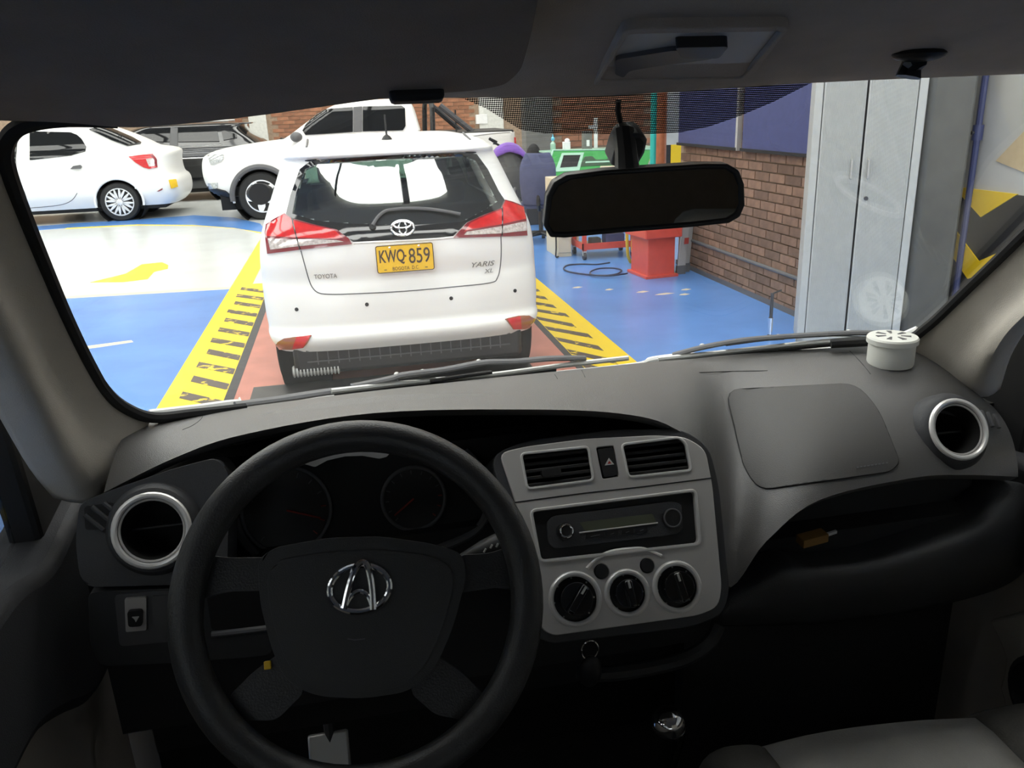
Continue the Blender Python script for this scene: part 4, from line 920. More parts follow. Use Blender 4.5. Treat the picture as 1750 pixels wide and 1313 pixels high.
# headliner
xs2 = [-.52+1.62*k/24 for k in range(25)]
def zfront(x): return 1.662-.006*math.exp(-((x-.27)/.16)**2)
rows = [[(x, Yws(x, zfront(x))+.012, zfront(x)+.014) for x in xs2], [(x, Yws(x, zfront(x))-.012, zfront(x)) for x in xs2], [(x, Yws(x, zfront(x))-.05, zfront(x)+.006) for x in xs2]]
for k in range(1, 9): rows.append([(x, .80-.05*k-.3*(.89-Yws(x, 1.66))*(1-k/9), 1.675+.0115*k-(.05*((x-VX)/.8)**4)) for x in xs2])
for yy in (.3, .1, -.2, -.6, -1.2, -2.2): rows.append([(x, yy, 1.775-(.05*((x-VX)/.8)**4)) for x in xs2])
hlm = MB().grid(rows); headl = hlm.build('headliner', M['headliner'], van, solid=.012, off=1, smooth=60); HB = bvh_of(hlm)
# pillars
def pillar(E, Mi, O, sx, name):
    e = [onW(u, v, .012) for u, v in E]; m_ = [at(u, v, p.y-.035) for (u, v), p in zip(Mi, e)]; o_ = [at(u, v, p.y-.085) for (u, v), p in zip(O, e)]
    for k in range(1, 4):                                    # straight on up to the roof rail
        f = k/3
        for L, dx, dy in ((e, 0, 0), (m_, sx*.035, -.035), (o_, sx*.075, -.085)):
            if k == 1: L.append(None); L[-1] = L[-2].copy(); base = L[-2]
            else: L.append(L[-1].copy()); base = L[len(E)-1]
            xt = VX+sx*.585; tgt = Vector((xt+dx, Yws(xt, 1.70)-.012+dy, 1.70)); L[-1] = base.lerp(tgt, f)
    b_ = [p+Vector((sx*.05, .02, 0)) for p in o_]; e2 = [p+Vector((sx*.01, .02, 0)) for p in e]
    R_ = [catmull(r_, 4) for r_ in (e2, e, m_, o_, b_)]
    cols = [catmull([r_[i] for r_ in R_], 4) for i in range(len(R_[0]))]
    return MB().grid(cols).build(name, M['pillar'], van, solid=.006, smooth=70, off=0)
pillar([(252, 724), (192, 692), (150, 630), (105, 540), (65, 450), (25, 355)],
       [(222, 772), (156, 740), (102, 655), (55, 560), (8, 465), (-38, 370)],
       [(160, 852), (122, 800), (72, 705), (12, 590), (-42, 490), (-92, 390)], -1, 'windscreen_pillar')
pillar([(1558, 590), (1605, 548), (1655, 500), (1705, 452), (1765, 392)],
       [(1600, 640), (1650, 590), (1695, 545), (1745, 500), (1805, 440)],
       [(1674, 676), (1690, 620), (1718, 572), (1760, 530), (1822, 475)], 1, 'windscreen_pillar')
# doors
def yz(P, X, t): return MB().prism([(X, yy, z) for yy, z in P], (t, 0, 0))
for s, X, nm in ((-1, -.405, 'driver'), (1, .985, 'passenger')):
    lower = yz([(1.12, .45), (1.12, .98), (.5, 1.05), (-.7, 1.08), (-.7, .45)], X, s*.05).build('front_door', M['door_beige'], van, smooth=0, bevel=.01)
    if s < 0: yz(rpoly([(1.13, 1.19), (1.02, 1.175), (.93, 1.16), (.84, 1.192), (-.7, 1.20), (-.7, 1.03), (.70, 1.035), (.80, 1.035), (.87, 1.0), (.95, .95), (1.03, .94), (1.13, .97)], .05), X+.028, -.09).build('door_top_trim', M['door_dark'], lower, bevel=.014, seg=3)
    else: yz(rpoly([(1.13, 1.10), (.9, 1.12), (-.7, 1.20), (-.7, .99), (.6, .98), (.9, .95), (1.13, .90)], .04), X-.028, .09).build('door_top_trim', M['door_dark'], lower, bevel=.014, seg=3)
    yz([(1.20, 1.10), (1.18, 1.27), (.86, 1.67), (.62, 1.69), (.70, 1.63), (.97, 1.345), (.985, 1.19), (.99, 1.10)], X, s*.04).build('window_frame', M['soft_black'], lower, smooth=0, bevel=.008)
    yz([(-.7, 1.64), (.68, 1.64), (.62, 1.70), (-.7, 1.72)], X, s*.04).build('window_frame', M['soft_black'], lower, smooth=0)
    yz([(.99, 1.15), (.965, 1.35), (.68, 1.655), (-.7, 1.66), (-.7, 1.15)], X+s*.03, s*.005).build('window_pane', M['side_pane'], lower, smooth=0)
    yz([(1.16, .42), (1.30, .42), (1.30, 1.2), (1.16, 1.2)], X-s*.02, s*.06).build('kick_panel', M['soft_black'], lower, smooth=0)
    if s > 0:
        q = onX(1778, 1198, X-.03)
        MB().lathe(q+Vector((.02, 0, 0)), (-1, 0, 0), [(.068, 0), (.066, .018), (.058, .021), (.056, .008), (.001, .008)], 32).build('speaker_grille', M['door_dark'], lower)
        PK = [(1688, 1060), (1706, 1095), (1717, 1125), (1714, 1150), (1707, 1175), (1716, 1205), (1730, 1250), (1850, 1250), (1850, 1030), (1760, 1042)]
        MB().prism([onX(u, v, X-.016) for u, v in PK], (.02, 0, 0)).build('door_pocket', M['pillar'], lower, bevel=.006)
# shell of the van
MB().bx(-.56, 1.14, -2.3, .80, 1.80, 1.84).build('roof', M['white_car'], van, smooth=0, bevel=.01)
MB().grid([[(x, Yws(x, 1.68)+.02, 1.685) for x in xs2], [(x, .83, 1.78) for x in xs2], [(x, .70, 1.83) for x in xs2]]).build('roof_front', M['white_car'], van, solid=.01)
for X in (-.50, 1.05):
    MB().bx(X, X+.03, -2.3, -.68, .40, 1.15).build('side_panel', M['headliner'], van, smooth=0)
    MB().bx(X, X+.03, -.82, -.68, 1.15, 1.70).build('door_post', M['headliner'], van, smooth=0)
    MB().bx(X+.01, X+.015, -2.3, -.82, 1.15, 1.70).build('added_side_window', M['rear_pane'], van, smooth=0)  # unseen windows added to let light into the cabin, tint holds it back
for X in (-.47, 1.02): MB().bx(X-.02, X+.05, -2.3, .86, 1.68, 1.82).build('roof_rail', M['headliner'], van, smooth=0)
MB().bx(-.50, 1.08, -2.33, -2.28, .40, 1.22).bx(-.50, 1.08, -2.33, -2.28, 1.55, 1.83).build('tail_panel', M['headliner'], van, smooth=0)
MB().bx(-.50, 1.08, -2.31, -2.30, 1.22, 1.55).build('rear_window', M['side_pane'], van, smooth=0)
MB().bx(-.55, 1.13, -2.3, 1.34, .40, .46).build('floor_pan', M['carpet'], van, smooth=0)
MB().bx(-.50, 1.08, 1.28, 1.34, .40, 1.20).build('firewall', M['carpet'], van, smooth=0)
# outer front: cowl, white bonnet edge
edge = [(255, 707), (340, 697), (405, 689), (430, 695), (640, 668), (875, 647), (1080, 626), (1115, 615), (1180, 608), (1210, 612), (1350, 601), (1500, 588), (1535, 577), (1568, 563)]
ep = catmull([onW(u, v, -.10) for u, v in edge], 6)
MB().tube(ep, .006, 8).build('bonnet_edge', M['white_car'], van)
MB().grid([[p+Vector((0, .01, 0)) for p in ep], [p+Vector((0, .10, -.10)) for p in ep], [p+Vector((0, .14, -.35)) for p in ep], [Vector((p.x, p.y+.16, .35)) for p in ep]]).build('bonnet', M['white_car'], van, solid=.01)
MB().grid([[ws_pt(p.x, 1.19, .006)+Vector((0, -.02, 0)) for p in ep], [p+Vector((0, -.03, -.015)) for p in ep], [p+Vector((0, .0, -.01)) for p in ep]]).build('cowl_grille', M['grey_plastic'], van, solid=.006)

# ================================================================== DASHBOARD
dash = thing('dashboard', 'dark grey plastic dashboard with silver centre panel and round side vents', 'dashboard', (VX, 1.0, .8))
far = [(225, 722, 1.085), (330, 706, 1.14), (420, 695, 1.175), (640, 668, 1.21), (850, 645, 1.225), (1000, 630, 1.225), (1100, 620, 1.22), (1175, 614, 1.215), (1245, 607, 1.20), (1320, 601, 1.185), (1400, 596, 1.165), (1500, 592, 1.13), (1575, 605, 1.08), (1690, 690, .99)]
near = [(178, 842, .955), (300, 782, .95), (420, 742, .94), (640, 706, .93), (900, 700, .93), (1060, 707, .93), (1150, 731, .93), (1205, 790, .925), (1240, 1000, .87), (1310, 925, .865), (1400, 855, .87), (1560, 817, .88), (1650, 812, .895), (1740, 815, .925)]
rows = []; NS = 14
F3 = [at(*p) for p in far]; N3 = [at(*p) for p in near]
Fc = catmull(F3, 6); Nc = catmull(N3, 6); L_ = len(Fc)
under1 = []; under2 = []
bulge = [.010, .010, .010, .010, .010, .012, .016, .024, .045, .045, .040, .036, .030, .018]
Bc = [v.x for v in catmull([(b, 0, 0) for b in bulge], 6)]
rows.append([f+Vector((0, .06, -.04)) for f in Fc])
for k in range(NS+1):
    t = k/NS
    rows.append([f.lerp(n2, t)+Vector((0, -.55, .83))*(b*math.sin(math.pi*t)**.8) for f, n2, b in zip(Fc, Nc, Bc)])
rows.append([n2+Vector((0, .012, -.012)) for n2 in Nc]); rows.append([n2+Vector((0, .09, -.010)) for n2 in Nc])
padm = MB().grid(rows); PB = bvh_of(padm)
vq, vn = cast_px(PB, 1622, 738)
pad = punch(padm, lambda c: (c-vq).length < .037 and c.y < 1.02).build('top_pad', M['pad'], dash, smooth=50)
# airbag lid
ab = rpoly([(1240, 668), (1462, 657), (1500, 700), (1536, 790), (1520, 806), (1300, 838), (1272, 800)], 26)
al = decal(PB, ab, .0025, .004, 16).build('airbag_lid', M['lid'], dash, smooth=60)
MB().tube([l+n2*.0012 for l, n2 in [cast_px(PB, u, v) for u, v in dense(ab, 8)]], .0014, 6, True).build('lid_seam', M['soft_black'], al)
for k in range(9):
    u = 1462+k*6.2; v = 802-k*1.0
    decal(PB, [(u, v), (u+4, v-.7), (u+4, v-3), (u, v-2.3)], .003, .001, 3).build('lid_print', M['grey_plastic'], al)
def seam(P, r=.0005, nm='pad_seam'): MB().tube(catmull([cast_px(PB, u, v)[0] for u, v in P], 4), r, 6).build(nm, M['soft_black'], dash)
seam([(1452, 600), (1470, 618), (1488, 640)]); seam([(348, 706), (344, 716), (330, 727), (312, 735)], .0005); seam([(948, 640), (953, 648)]); seam([(994, 633), (1000, 645)])
seam([(1195, 637), (1250, 635), (1312, 634)], .0007)
# dark inside of the cowl
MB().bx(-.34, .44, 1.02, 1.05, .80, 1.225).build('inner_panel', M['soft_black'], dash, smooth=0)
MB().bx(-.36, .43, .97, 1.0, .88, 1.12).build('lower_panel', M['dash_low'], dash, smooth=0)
MB().bx(.43, .885, .97, 1.0, .58, 1.12).build('glove_panel', M['dash_low'], dash, smooth=0)  # carried down over the footwell, its dark colour standing in for shade there
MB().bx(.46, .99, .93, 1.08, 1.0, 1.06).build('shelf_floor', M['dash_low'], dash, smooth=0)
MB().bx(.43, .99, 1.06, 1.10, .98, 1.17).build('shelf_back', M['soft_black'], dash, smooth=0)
# shelf lip
l0 = [(1240, 1010, .885), (1330, 955, .90), (1370, 962, .895), (1480, 953, .89), (1600, 918, .89), (1672, 890, .90), (1692, 848, .93), (1715, 822, .95)]
l1 = [(1238, 1035, .87), (1330, 985, .865), (1400, 980, .86), (1500, 968, .86), (1610, 938, .865), (1700, 905, .885), (1738, 868, .91), (1750, 830, .94)]
l2 = [(1232, 1052, .875), (1320, 1030, .87), (1420, 1020, .87), (1520, 1005, .87), (1620, 980, .875), (1715, 950, .895), (1752, 905, .92), (1765, 860, .95)]
l3 = [(1225, 1068, .93), (1320, 1068, .93), (1420, 1062, .93), (1520, 1050, .93), (1620, 1030, .93), (1715, 1000, .94), (1760, 960, .95), (1775, 900, .96)]
G0 = [catmull([at(*p) for p in r_], 5) for r_ in (l0, l1, l2, l3)]
cols = [catmull([G0[0][i]+Vector((0, .06, -.01))]+[g[i] for g in G0], 4) for i in range(len(G0[0]))]
MB().grid(cols).build('shelf_lip', M['dash'], dash, smooth=60, solid=.004, off=0)
# right vent
def vent(c, n2, r, par, back, wide):
    """round air vent: flared housing, bright ring, deep dark throat"""
    A_, B_ = frame_of(n2); cir = lambda rr, h: [c+n2*h+(A_*math.cos(2*math.pi*k/40)+B_*math.sin(2*math.pi*k/40))*rr for k in range(40)]
    vg = MB().lathe(c-n2*back, n2, [(wide, 0), (wide*.97, back-.012), (r*1.12, back-.002), (r*1.0, back), (r*.84, back-.002), (r*.80, 0)], 40, caps=False).build('vent_housing', M['dash'], par)
    MB().tube(cir(r*.94, .003), r*.085, 10, True).build('vent_ring', M['silver_edge'], vg)
    MB().tube(cir(r*.82, .001), r*.035, 8, True).build('vent_inner_ring', M['silver'], vg)
    MB().lathe(c, n2, [(r*.82, 0), (r*.78, -.02), (r*.72, -.06), (.001, -.06)], 32, caps=False).build('vent_throat', M['well'], vg)
    MB().tube([c-n2*.03-A_*r*.7, c-n2*.03+A_*r*.7], .002, 6).build('vent_vane', M['black_plastic'], vg)
    return vg
c, n2 = cast_px(PB, 1622, 738); n2 = (n2+Vector((-.25, -.55, .1))).normalized()
vent(c+n2*.018, n2, .0425, dash, .055, .056)
for k in range(4):
    a_, _ = cast_px(PB, 1660+k*11, 694+k*3); b_, _ = cast_px(PB, 1668+k*11, 720+k*2)
    MB().tube([a_+Vector((-.004, -.012, 0)), b_+Vector((-.004, -.012, 0))], .003, 6).build('demist_slat', M['grey_plastic'], dash)
# left face, vent, switches
LF = Frame(at(262, 900, .905), (1, 0, 0), (0, .35, .94))
lvc = LF.px(265, 904)
LF.plate(rpoly([LF.px(u, v) for u, v in ((135, 860), (190, 838), (300, 800), (370, 782), (392, 810), (388, 992), (300, 1000), (152, 1004), (136, 985), (129, 930))], .012), -.07, 0, [LF.circ(lvc, .040, 40)]).build('left_face', M['dash'], dash, bevel=.006, seg=3)
vc = LF.w(*lvc, .012); vent(vc, LF.n, .0425, dash, .035, .055)
LF.plate(rpoly([LF.px(u, v) for u, v in ((144, 866), (195, 858), (188, 905), (146, 906))], .004), .0, .0008).build('demist_shade', M['soft_black'], dash, smooth=0)  # thin black sheet stands in for shade in the demister outlet
for (u0, v0, u1, v1) in ((146, 880, 178, 906), (158, 866, 190, 892), (178, 860, 196, 874)): LF.tube([LF.px(u0, v0), LF.px(u1, v1)], .003, .001).build('demist_slat', M['dash'], dash)
SF = Frame(at(230, 1060, .885), (1, 0, 0), (0, .05, 1))
P_ = lambda *Q: [SF.px(u, v) for u, v in Q]
SF.plate(rpoly(P_((150, 1012), (460, 1000), (465, 1120), (330, 1132), (172, 1140), (154, 1104)), .01), -.06, 0).build('switch_panel', M['dash'], dash, bevel=.006, seg=3)
sb_ = SF.plate(rpoly(P_((196, 1016), (310, 1006), (310, 1094), (205, 1104)), .006), 0, .002).build('switch_bezel', M['grey_plastic'], dash, smooth=0, bevel=.001)
SF.plate(rpoly(P_((215, 1020), (252, 1017), (252, 1073), (217, 1076)), .002), .002, .006).build('switch_plate', M['silver'], sb_, smooth=0, bevel=.001)
SF.plate(rpoly(P_((221, 1037), (247, 1035), (247, 1062), (223, 1064)), .004), .006, .011).build('rocker_switch', M['black_plastic'], sb_, smooth=0, bevel=.002)
SF.plate(rpoly(P_((229, 1046), (242, 1045), (239, 1050), (236, 1055), (234, 1050)), .001), .011, .0115).build('switch_symbol', M['mark'], sb_, smooth=0)
SF.plate(rpoly(P_((261, 1016), (292, 1013), (292, 1066), (263, 1069)), .002), .002, .005).build('blank_plate', M['grey_plastic'], sb_, smooth=0, bevel=.001)
SF.plate(rpoly(P_((352, 1008), (455, 1000), (455, 1070), (362, 1078)), .006), 0, .001).build('cubby_shade', M['soft_black'], dash, smooth=0)  # flat black plate painted as the shade inside the cubby
SF.tube(P_((362, 1083), (400, 1079), (460, 1072)), .004, .002).build('cubby_lip', M['grey_plastic'], dash)
# instruments
IF = Frame(at(620, 860, 1.0), (1, 0, 0), (0, .30, .95)); I_ = lambda *Q: [IF.px(u, v) for u, v in Q]
ins = IF.plate(rpoly(I_((415, 780), (560, 752), (680, 748), (800, 765), (845, 830), (820, 935), (640, 960), (420, 960), (395, 880)), .03), -.02, 0).build('instrument_face', M['soft_black'], dash, bevel=.004)
for (u, v, r_) in ((490, 872, .056), (707, 852, .042)):
    g = IF.tube(IF.circ(IF.px(u, v), r_, 40), .0025, .002, 8, True).build('gauge_ring', M['grey_plastic'], ins)
    IF.plate(IF.circ(IF.px(u, v), r_*.95, 40), 0, .001).build('gauge_dial', M['black_plastic'], g, smooth=0)
    for k in range(13):
        an = R(225-270*k/12); c0 = IF.px(u, v); IF.tube([(c0[0]+math.cos(an)*r_*q_, c0[1]+math.sin(an)*r_*q_) for q_ in (.78, .9)], .0008, .0015, 4).build('dial_mark', M['grey_plastic'] if k < 10 else M['red_mark'], g)
    an = R(215) if u > 600 else R(-20); IF.tube([IF.px(u, v), (c0[0]+math.cos(an)*r_*.8, c0[1]+math.sin(an)*r_*.8)], .0012, .003, 6).build('needle', M['red_mark'], g)
IF.tube(catmull([(*p, 0) for p in I_((792, 770), (822, 805), (834, 845), (826, 885), (800, 912), (745, 936))], 5), .006, .012).build('instrument_hood_rim', M['grey_plastic'], dash)
IF.tube(catmull([(*p, 0) for p in I_((440, 945), (415, 915), (400, 870), (402, 830))], 5), .006, .012).build('instrument_hood_rim', M['dash'], dash)
IF.plate(rpoly(I_((519, 790), (545, 783), (575, 774), (610, 770), (640, 771), (655, 773), (671, 767), (660, 779), (648, 782), (620, 777), (590, 778), (560, 785), (540, 796)), .002), .012, .018).build('instrument_brow', M['silver'], dash, bevel=.002)
# centre stack
CF = Frame((.287, .92, 1.232), (1, 0, 0), (0, .505, .863)); C_ = lambda *Q: [CF.px(u, v) for u, v in Q]
outl = rpoly(C_((853, 774), (900, 763), (1000, 750), (1120, 744), (1172, 747), (1206, 768), (1218, 830), (1234, 1005), (1228, 1037), (1195, 1052), (945, 1087), (925, 1076), (915, 980), (885, 870)), .012)
v1h = rpoly(C_((890, 776), (1005, 764), (1014, 821), (901, 836)), .006); v2h = rpoly(C_((1062, 760), (1160, 748), (1172, 758), (1181, 804), (1074, 816)), .006)
hzh = rpoly(C_((1019, 765), (1049, 762), (1058, 814), (1030, 819)), .003); rdh = rpoly(C_((909, 875), (1186, 840), (1193, 928), (925, 957)), .006)
kn = [((983, 1024), 43), ((1072, 1014), 37), ((1157, 1003), 41)]
kc = [(CF.px(*c), r_*.98/1400) for c, r_ in kn]
kh = [CF.circ(c, r_, 36) for c, r_ in kc]
bt = [(CF.px(1028, 977), .0092), (CF.px(1106, 967), .0090)]; bh = [CF.circ(c, r_, 24) for c, r_ in bt]
CF.plate(rpoly(C_((838, 778), (900, 752), (1050, 733), (1170, 732), (1215, 762), (1232, 830), (1250, 1010), (1240, 1050), (1190, 1072), (940, 1102), (915, 1085), (895, 960)), .02), -.12, -.005, [v1h, v2h, hzh, rdh]+kh).build('centre_housing', M['dash'], dash, bevel=.006, seg=3)
sp = CF.plate(outl, -.012, 0, [v1h, v2h, hzh, rdh]+kh+bh).build('centre_panel', M['silver'], dash, smooth=30, bevel=.0012)
CF.plate(outl, -.09, -.070).build('centre_panel_back', M['soft_black'], sp, smooth=0)
CF.tube(catmull([(*p, 0) for p in C_((880, 859), (1000, 843), (1100, 832), (1217, 817))], 3), .0009, 0).build('panel_joint', M['soft_black'], sp)
CF.tube(catmull([(*p, 0) for p in C_((1003, 972), (1020, 955), (1045, 943), (1085, 938), (1105, 940), (1130, 950))], 4), .0024, .0).build('panel_ridge', M['silver_edge'], sp)
CF.tube(rpoly(C_((907, 873), (1188, 838), (1196, 930), (923, 960)), .007), .0022, .001, 6, True).build('radio_rim', M['silver_edge'], sp)
for vh in (v1h, v2h): CF.tube(vh, .0018, .0008, 6, True).build('vent_rim', M['silver_edge'], sp)
for (P0, P1, P2, P3) in (((890, 776), (1005, 764), (1014, 821), (901, 836)), ((1064, 758), (1166, 746), (1181, 804), (1074, 816))):
    for k in range(5):
        t = (k+.5)/5; a_ = Vector(CF.px(*P0)).lerp(Vector(CF.px(*P3)), t); b_ = Vector(CF.px(*P1)).lerp(Vector(CF.px(*P2)), t)
        CF.plate([(a_.x, a_.y-.0022), (b_.x, b_.y-.0022), (b_.x, b_.y+.0022), (a_.x, a_.y+.0022)], -.022, -.006).build('vent_slat', M['black_plastic'], sp, smooth=0, bevel=.001)
CF.plate(rpoly(C_((925, 803), (958, 799), (960, 812), (927, 816)), .004), -.012, .001).build('vent_tab', M['black_plastic'], sp, bevel=.002)
hz = CF.plate(rpoly(C_((1021, 768), (1047, 765), (1056, 812), (1032, 816)), .003), -.012, .001).build('hazard_button', M['black_plastic'], sp, smooth=0, bevel=.002)
CF.plate(C_((1033, 796), (1040, 783), (1049, 794)), .001, .0016).build('hazard_triangle', M['mark'], hz, smooth=0)
CF.plate(C_((1037.5, 793.5), (1040.5, 788), (1044.5, 792.5)), .0016, .0019).build('hazard_triangle_inset', M['red_mark'], hz, smooth=0)
for (c0, r_), ang in zip(kc, (50, 95, 100)):
    rim = CF.tube(CF.circ(c0, r_*1.0, 40), .0035, .0, 10, True).build('dial_rim', M['silver_edge'], sp)
    dl = CF.plate(CF.circ(c0, r_*.97, 36), -.012, -.006).build('dial_face', M['black_plastic'], sp, smooth=0)
    kb = CF.plate(CF.circ(c0, r_*.66, 32), -.006, .010).build('dial_knob', M['gloss_black'], sp, bevel=.003, seg=3)
    d_ = Vector((math.cos(R(ang)), math.sin(R(ang)))); e_ = Vector((-d_.y, d_.x))*.0045; c2 = Vector(c0)
    CF.plate([tuple(c2-d_*r_*.64-e_), tuple(c2+d_*r_*.64-e_), tuple(c2+d_*r_*.64+e_), tuple(c2-d_*r_*.64+e_)], .008, .018).build('knob_bar', M['gloss_black'], kb, bevel=.003, seg=3)
    CF.plate([tuple(c2+d_*r_*.25-e_*.3), tuple(c2+d_*r_*.6-e_*.3), tuple(c2+d_*r_*.6+e_*.3), tuple(c2+d_*r_*.25+e_*.3)], .018, .0186).build('knob_pointer', M['mark'], kb, smooth=0)
    for k in range(7):
        an = R(230-280*k/6); q_ = (c0[0]+math.cos(an)*r_*.83, c0[1]+math.sin(an)*r_*.83); CF.plate(CF.circ(q_, .0012, 8), -.006, -.0055).build('dial_mark', M['mark'], dl, smooth=0)
for c0, r_ in bt: CF.plate(CF.circ(c0, r_*.93, 24), -.012, .002).build('round_button', M['black_plastic'], sp, bevel=.002)
# radio (lifts out)
rd = thing('car_radio', 'black car radio with grey display set in the silver centre panel', 'radio', CF.w(*CF.px(1050, 900), -.02))
face = CF.plate(rdh, -.028, -.006).build('faceplate', M['black_plastic'], rd, smooth=0)
fr2 = CF.plate(rpoly(C_((935, 893), (945, 882), (1150, 857), (1165, 862), (1168, 905), (1158, 913), (950, 938), (938, 930)), .006), -.006, -.001).build('raised_front', M['dash'], rd, bevel=.002)
CF.plate(rpoly(C_((990, 893), (1115, 878), (1122, 893), (1000, 908)), .002), -.001, .0).build('display', M['lcd'], rd, smooth=0)
CF.tube(C_((990, 911), (1060, 902), (1124, 894)), .0010, .0).build('display_trim', M['silver'], rd)
k1 = CF.plate(CF.circ(CF.px(965, 908), .0105, 28), -.001, .008).build('volume_knob', M['black_plastic'], rd, bevel=.001)
CF.tube(CF.circ(CF.px(965, 908), .0078, 28), .0017, .0085, 8, True).build('knob_ring', M['chrome'], k1)
k2 = CF.plate(CF.circ(CF.px(1148, 886), .0125, 28), -.001, .004).build('tune_knob', M['black_plastic'], rd, bevel=.001); CF.tube(CF.circ(CF.px(1148, 886), .0112, 28), .0012, .004, 8, True).build('knob_ring', M['grey_plastic'], k2)
for (u0, u1) in ((1002, 1032), (1036, 1056), (1062, 1082), (1086, 1106)):
    bb = CF.plate(C_((u0, 921-(u0-1002)*.115), (u1, 921-(u1-1002)*.115), (u1, 913-(u1-1002)*.115), (u0, 913-(u0-1002)*.115)), -.001, .001).build('radio_button', M['black_plastic'], rd, smooth=0)
    CF.tube([CF.px(u0+7, 917.5-(u0-1002)*.115), CF.px(u1-7, 917.5-(u1-1002)*.115)], .0005, .0012, 4).build('button_mark', M['grey_plastic'], bb)
# tray and key below the stack
MB().tube(catmull([at(u, v, y_) for u, v, y_ in ((985, 1150, .86), (1040, 1152, .85), (1110, 1142, .85), (1170, 1126, .855), (1210, 1100, .87), (1228, 1068, .88))], 5), .010, 8).build('lower_tray_rim', M['dash_low'], dash)
kq = at(1008, 1125, .84); ky = thing('ignition_key', 'dark car key with ring hanging below the silver centre panel', 'key', kq)
MB().tube([kq+Vector((math.cos(2*math.pi*k/20)*.011, 0, math.sin(2*math.pi*k/20)*.014+.012)) for k in range(20)], .0012, 6, True).build('key_ring', M['chrome'], ky); MB().sphere(kq+Vector((0, 0, -.02)), .018, 12, 8, (.9, .5, 1.3)).build('key_head', M['black_plastic'], ky)
# folded paper in the shelf
nq = onZ(1395, 926, 1.070); tg = thing('paper_tag', 'small brown packet lying in the passenger shelf', 'packet', nq)
MB().obox(nq, Vector((1, .1, .06)).normalized(), Vector((0, 1, 0)), Vector((0, 0, 1)), -.02, .02, 0, .02, -.006, .006).build('packet', M['wood'], tg, smooth=0, bevel=.001); MB().obox(nq, Vector((1, .1, .12)).normalized(), Vector((0, 1, 0)), Vector((0, 0, 1)), .02, .036, .004, .008, -.001, .003).build('tear_strip', M['paper'], tg, smooth=0)

# ================================================================== STEERING WHEEL
WA = R(32); WC = EYE+ray(618, 1028)*.83
WF = Frame(WC, (1, 0, 0), (0, math.sin(WA), math.cos(WA)))
sw = thing('steering_wheel', 'worn black steering wheel with four spokes and a chrome emblem', 'steering wheel', WC)
Rr = .170
MB().tube([WF.w(math.cos(2*math.pi*k/72)*Rr, math.sin(2*math.pi*k/72)*Rr) for k in range(72)], .0172, 16, True).build('rim', M['wheel'], sw, smooth=80)
Wp = lambda h, *Q: [WF.px(u, v, h) for u, v in Q]
hubp = rpoly(Wp(.0, (441, 958), (470, 936), (560, 920), (650, 917), (740, 930), (790, 946), (797, 985), (775, 1070), (745, 1140), (700, 1182), (620, 1194), (540, 1190), (490, 1165), (465, 1110), (445, 1030)), .014)
hb = WF.plate(hubp, -.045, .004).build('airbag_cover', M['hub'], sw, bevel=.018, seg=5)
hin = rpoly(Wp(.0, (458, 985), (475, 958), (560, 944), (650, 940), (735, 950), (770, 968), (775, 1000), (755, 1075), (728, 1135), (690, 1172), (615, 1183), (545, 1178), (503, 1152), (480, 1105), (462, 1040)), .014)
WF.plate(hin, .0, .0065).build('cover_face', M['hub'], hb, bevel=.004, seg=3)
def spoke(Q, h0, h1, m='wheel'): return WF.plate(rpoly(Wp(0, *Q), .008), h0, h1).build('spoke', M[m], sw, bevel=.006, seg=3)
spoke([(325, 945), (390, 953), (455, 952), (460, 1010), (380, 1012), (322, 1030)], -.030, -.008)
spoke([(785, 948), (840, 945), (893, 925), (900, 1010), (850, 1005), (780, 1015)], -.030, -.008)
spoke([(480, 1115), (520, 1185), (470, 1235), (415, 1235), (385, 1195), (430, 1150)], -.032, -.010)
spoke([(745, 1120), (790, 1150), (835, 1195), (800, 1235), (745, 1225), (700, 1185)], -.032, -.010)
E1 = lambda *Q: [WF.px(u, v, .007) for u, v in Q]
ec0 = WF.px(615, 1006, .007); s1 = .83/1400
eo = WF.tube(WF.circ(ec0, 50*s1, 40, 38*s1), .0034, .009, 10, True).build('emblem', M['chrome'], sw)
WF.plate(WF.circ(ec0, 57*s1, 40, 45*s1), .006, .0085).build('emblem_base', M['hub'], eo, bevel=.001)
WF.tube(catmull([(*p, 0) for p in E1((588, 1040), (594, 1012), (602, 985), (612, 966), (620, 961), (628, 967), (634, 990), (637, 1015), (638, 1042))], 5), .0036, .012, 10).build('emblem_arrow', M['chrome'], eo)
WF.tube(catmull([(*p, 0) for p in E1((590, 1038), (600, 1020), (614, 1011), (628, 1018), (636, 1036))], 5), .0028, .011, 10).build('emblem_arch', M['chrome'], eo)
WF.tube(E1((594, 1092), (606, 1094), (624, 1092)), .0007, .0065, 4).build('cover_print', M['grey_plastic'], hb)
MB().cyl(WF.w(0, 0, -.045), WF.w(0, 0, -.22), .035, .045, 24).build('column_shroud', M['soft_black'], sw)
st_ = MB().tube([at(790, 955, .80), at(825, 943, .79), at(868, 925, .78)], [.006, .012, .014], 12).build('wiper_stalk', M['black_plastic'], sw)
for k, (u, v) in enumerate(((827, 944), (838, 937), (848, 935))): MB().tube([at(u, v, .765), at(u+3, v-6, .765)], .0012, 5).build('stalk_mark', M['mark'], st_)
tag(MB().obox(WF.w(*WF.px(457, 1137, -.01), -.012), WF.ex, WF.ey, WF.n, -.003, .004, -.004, .004, 0, .006).build('yellow_tag', M['plate_yellow'], None, smooth=0, bevel=.001), 'tiny yellow tag stuck beside the steering wheel hub', 'tag')
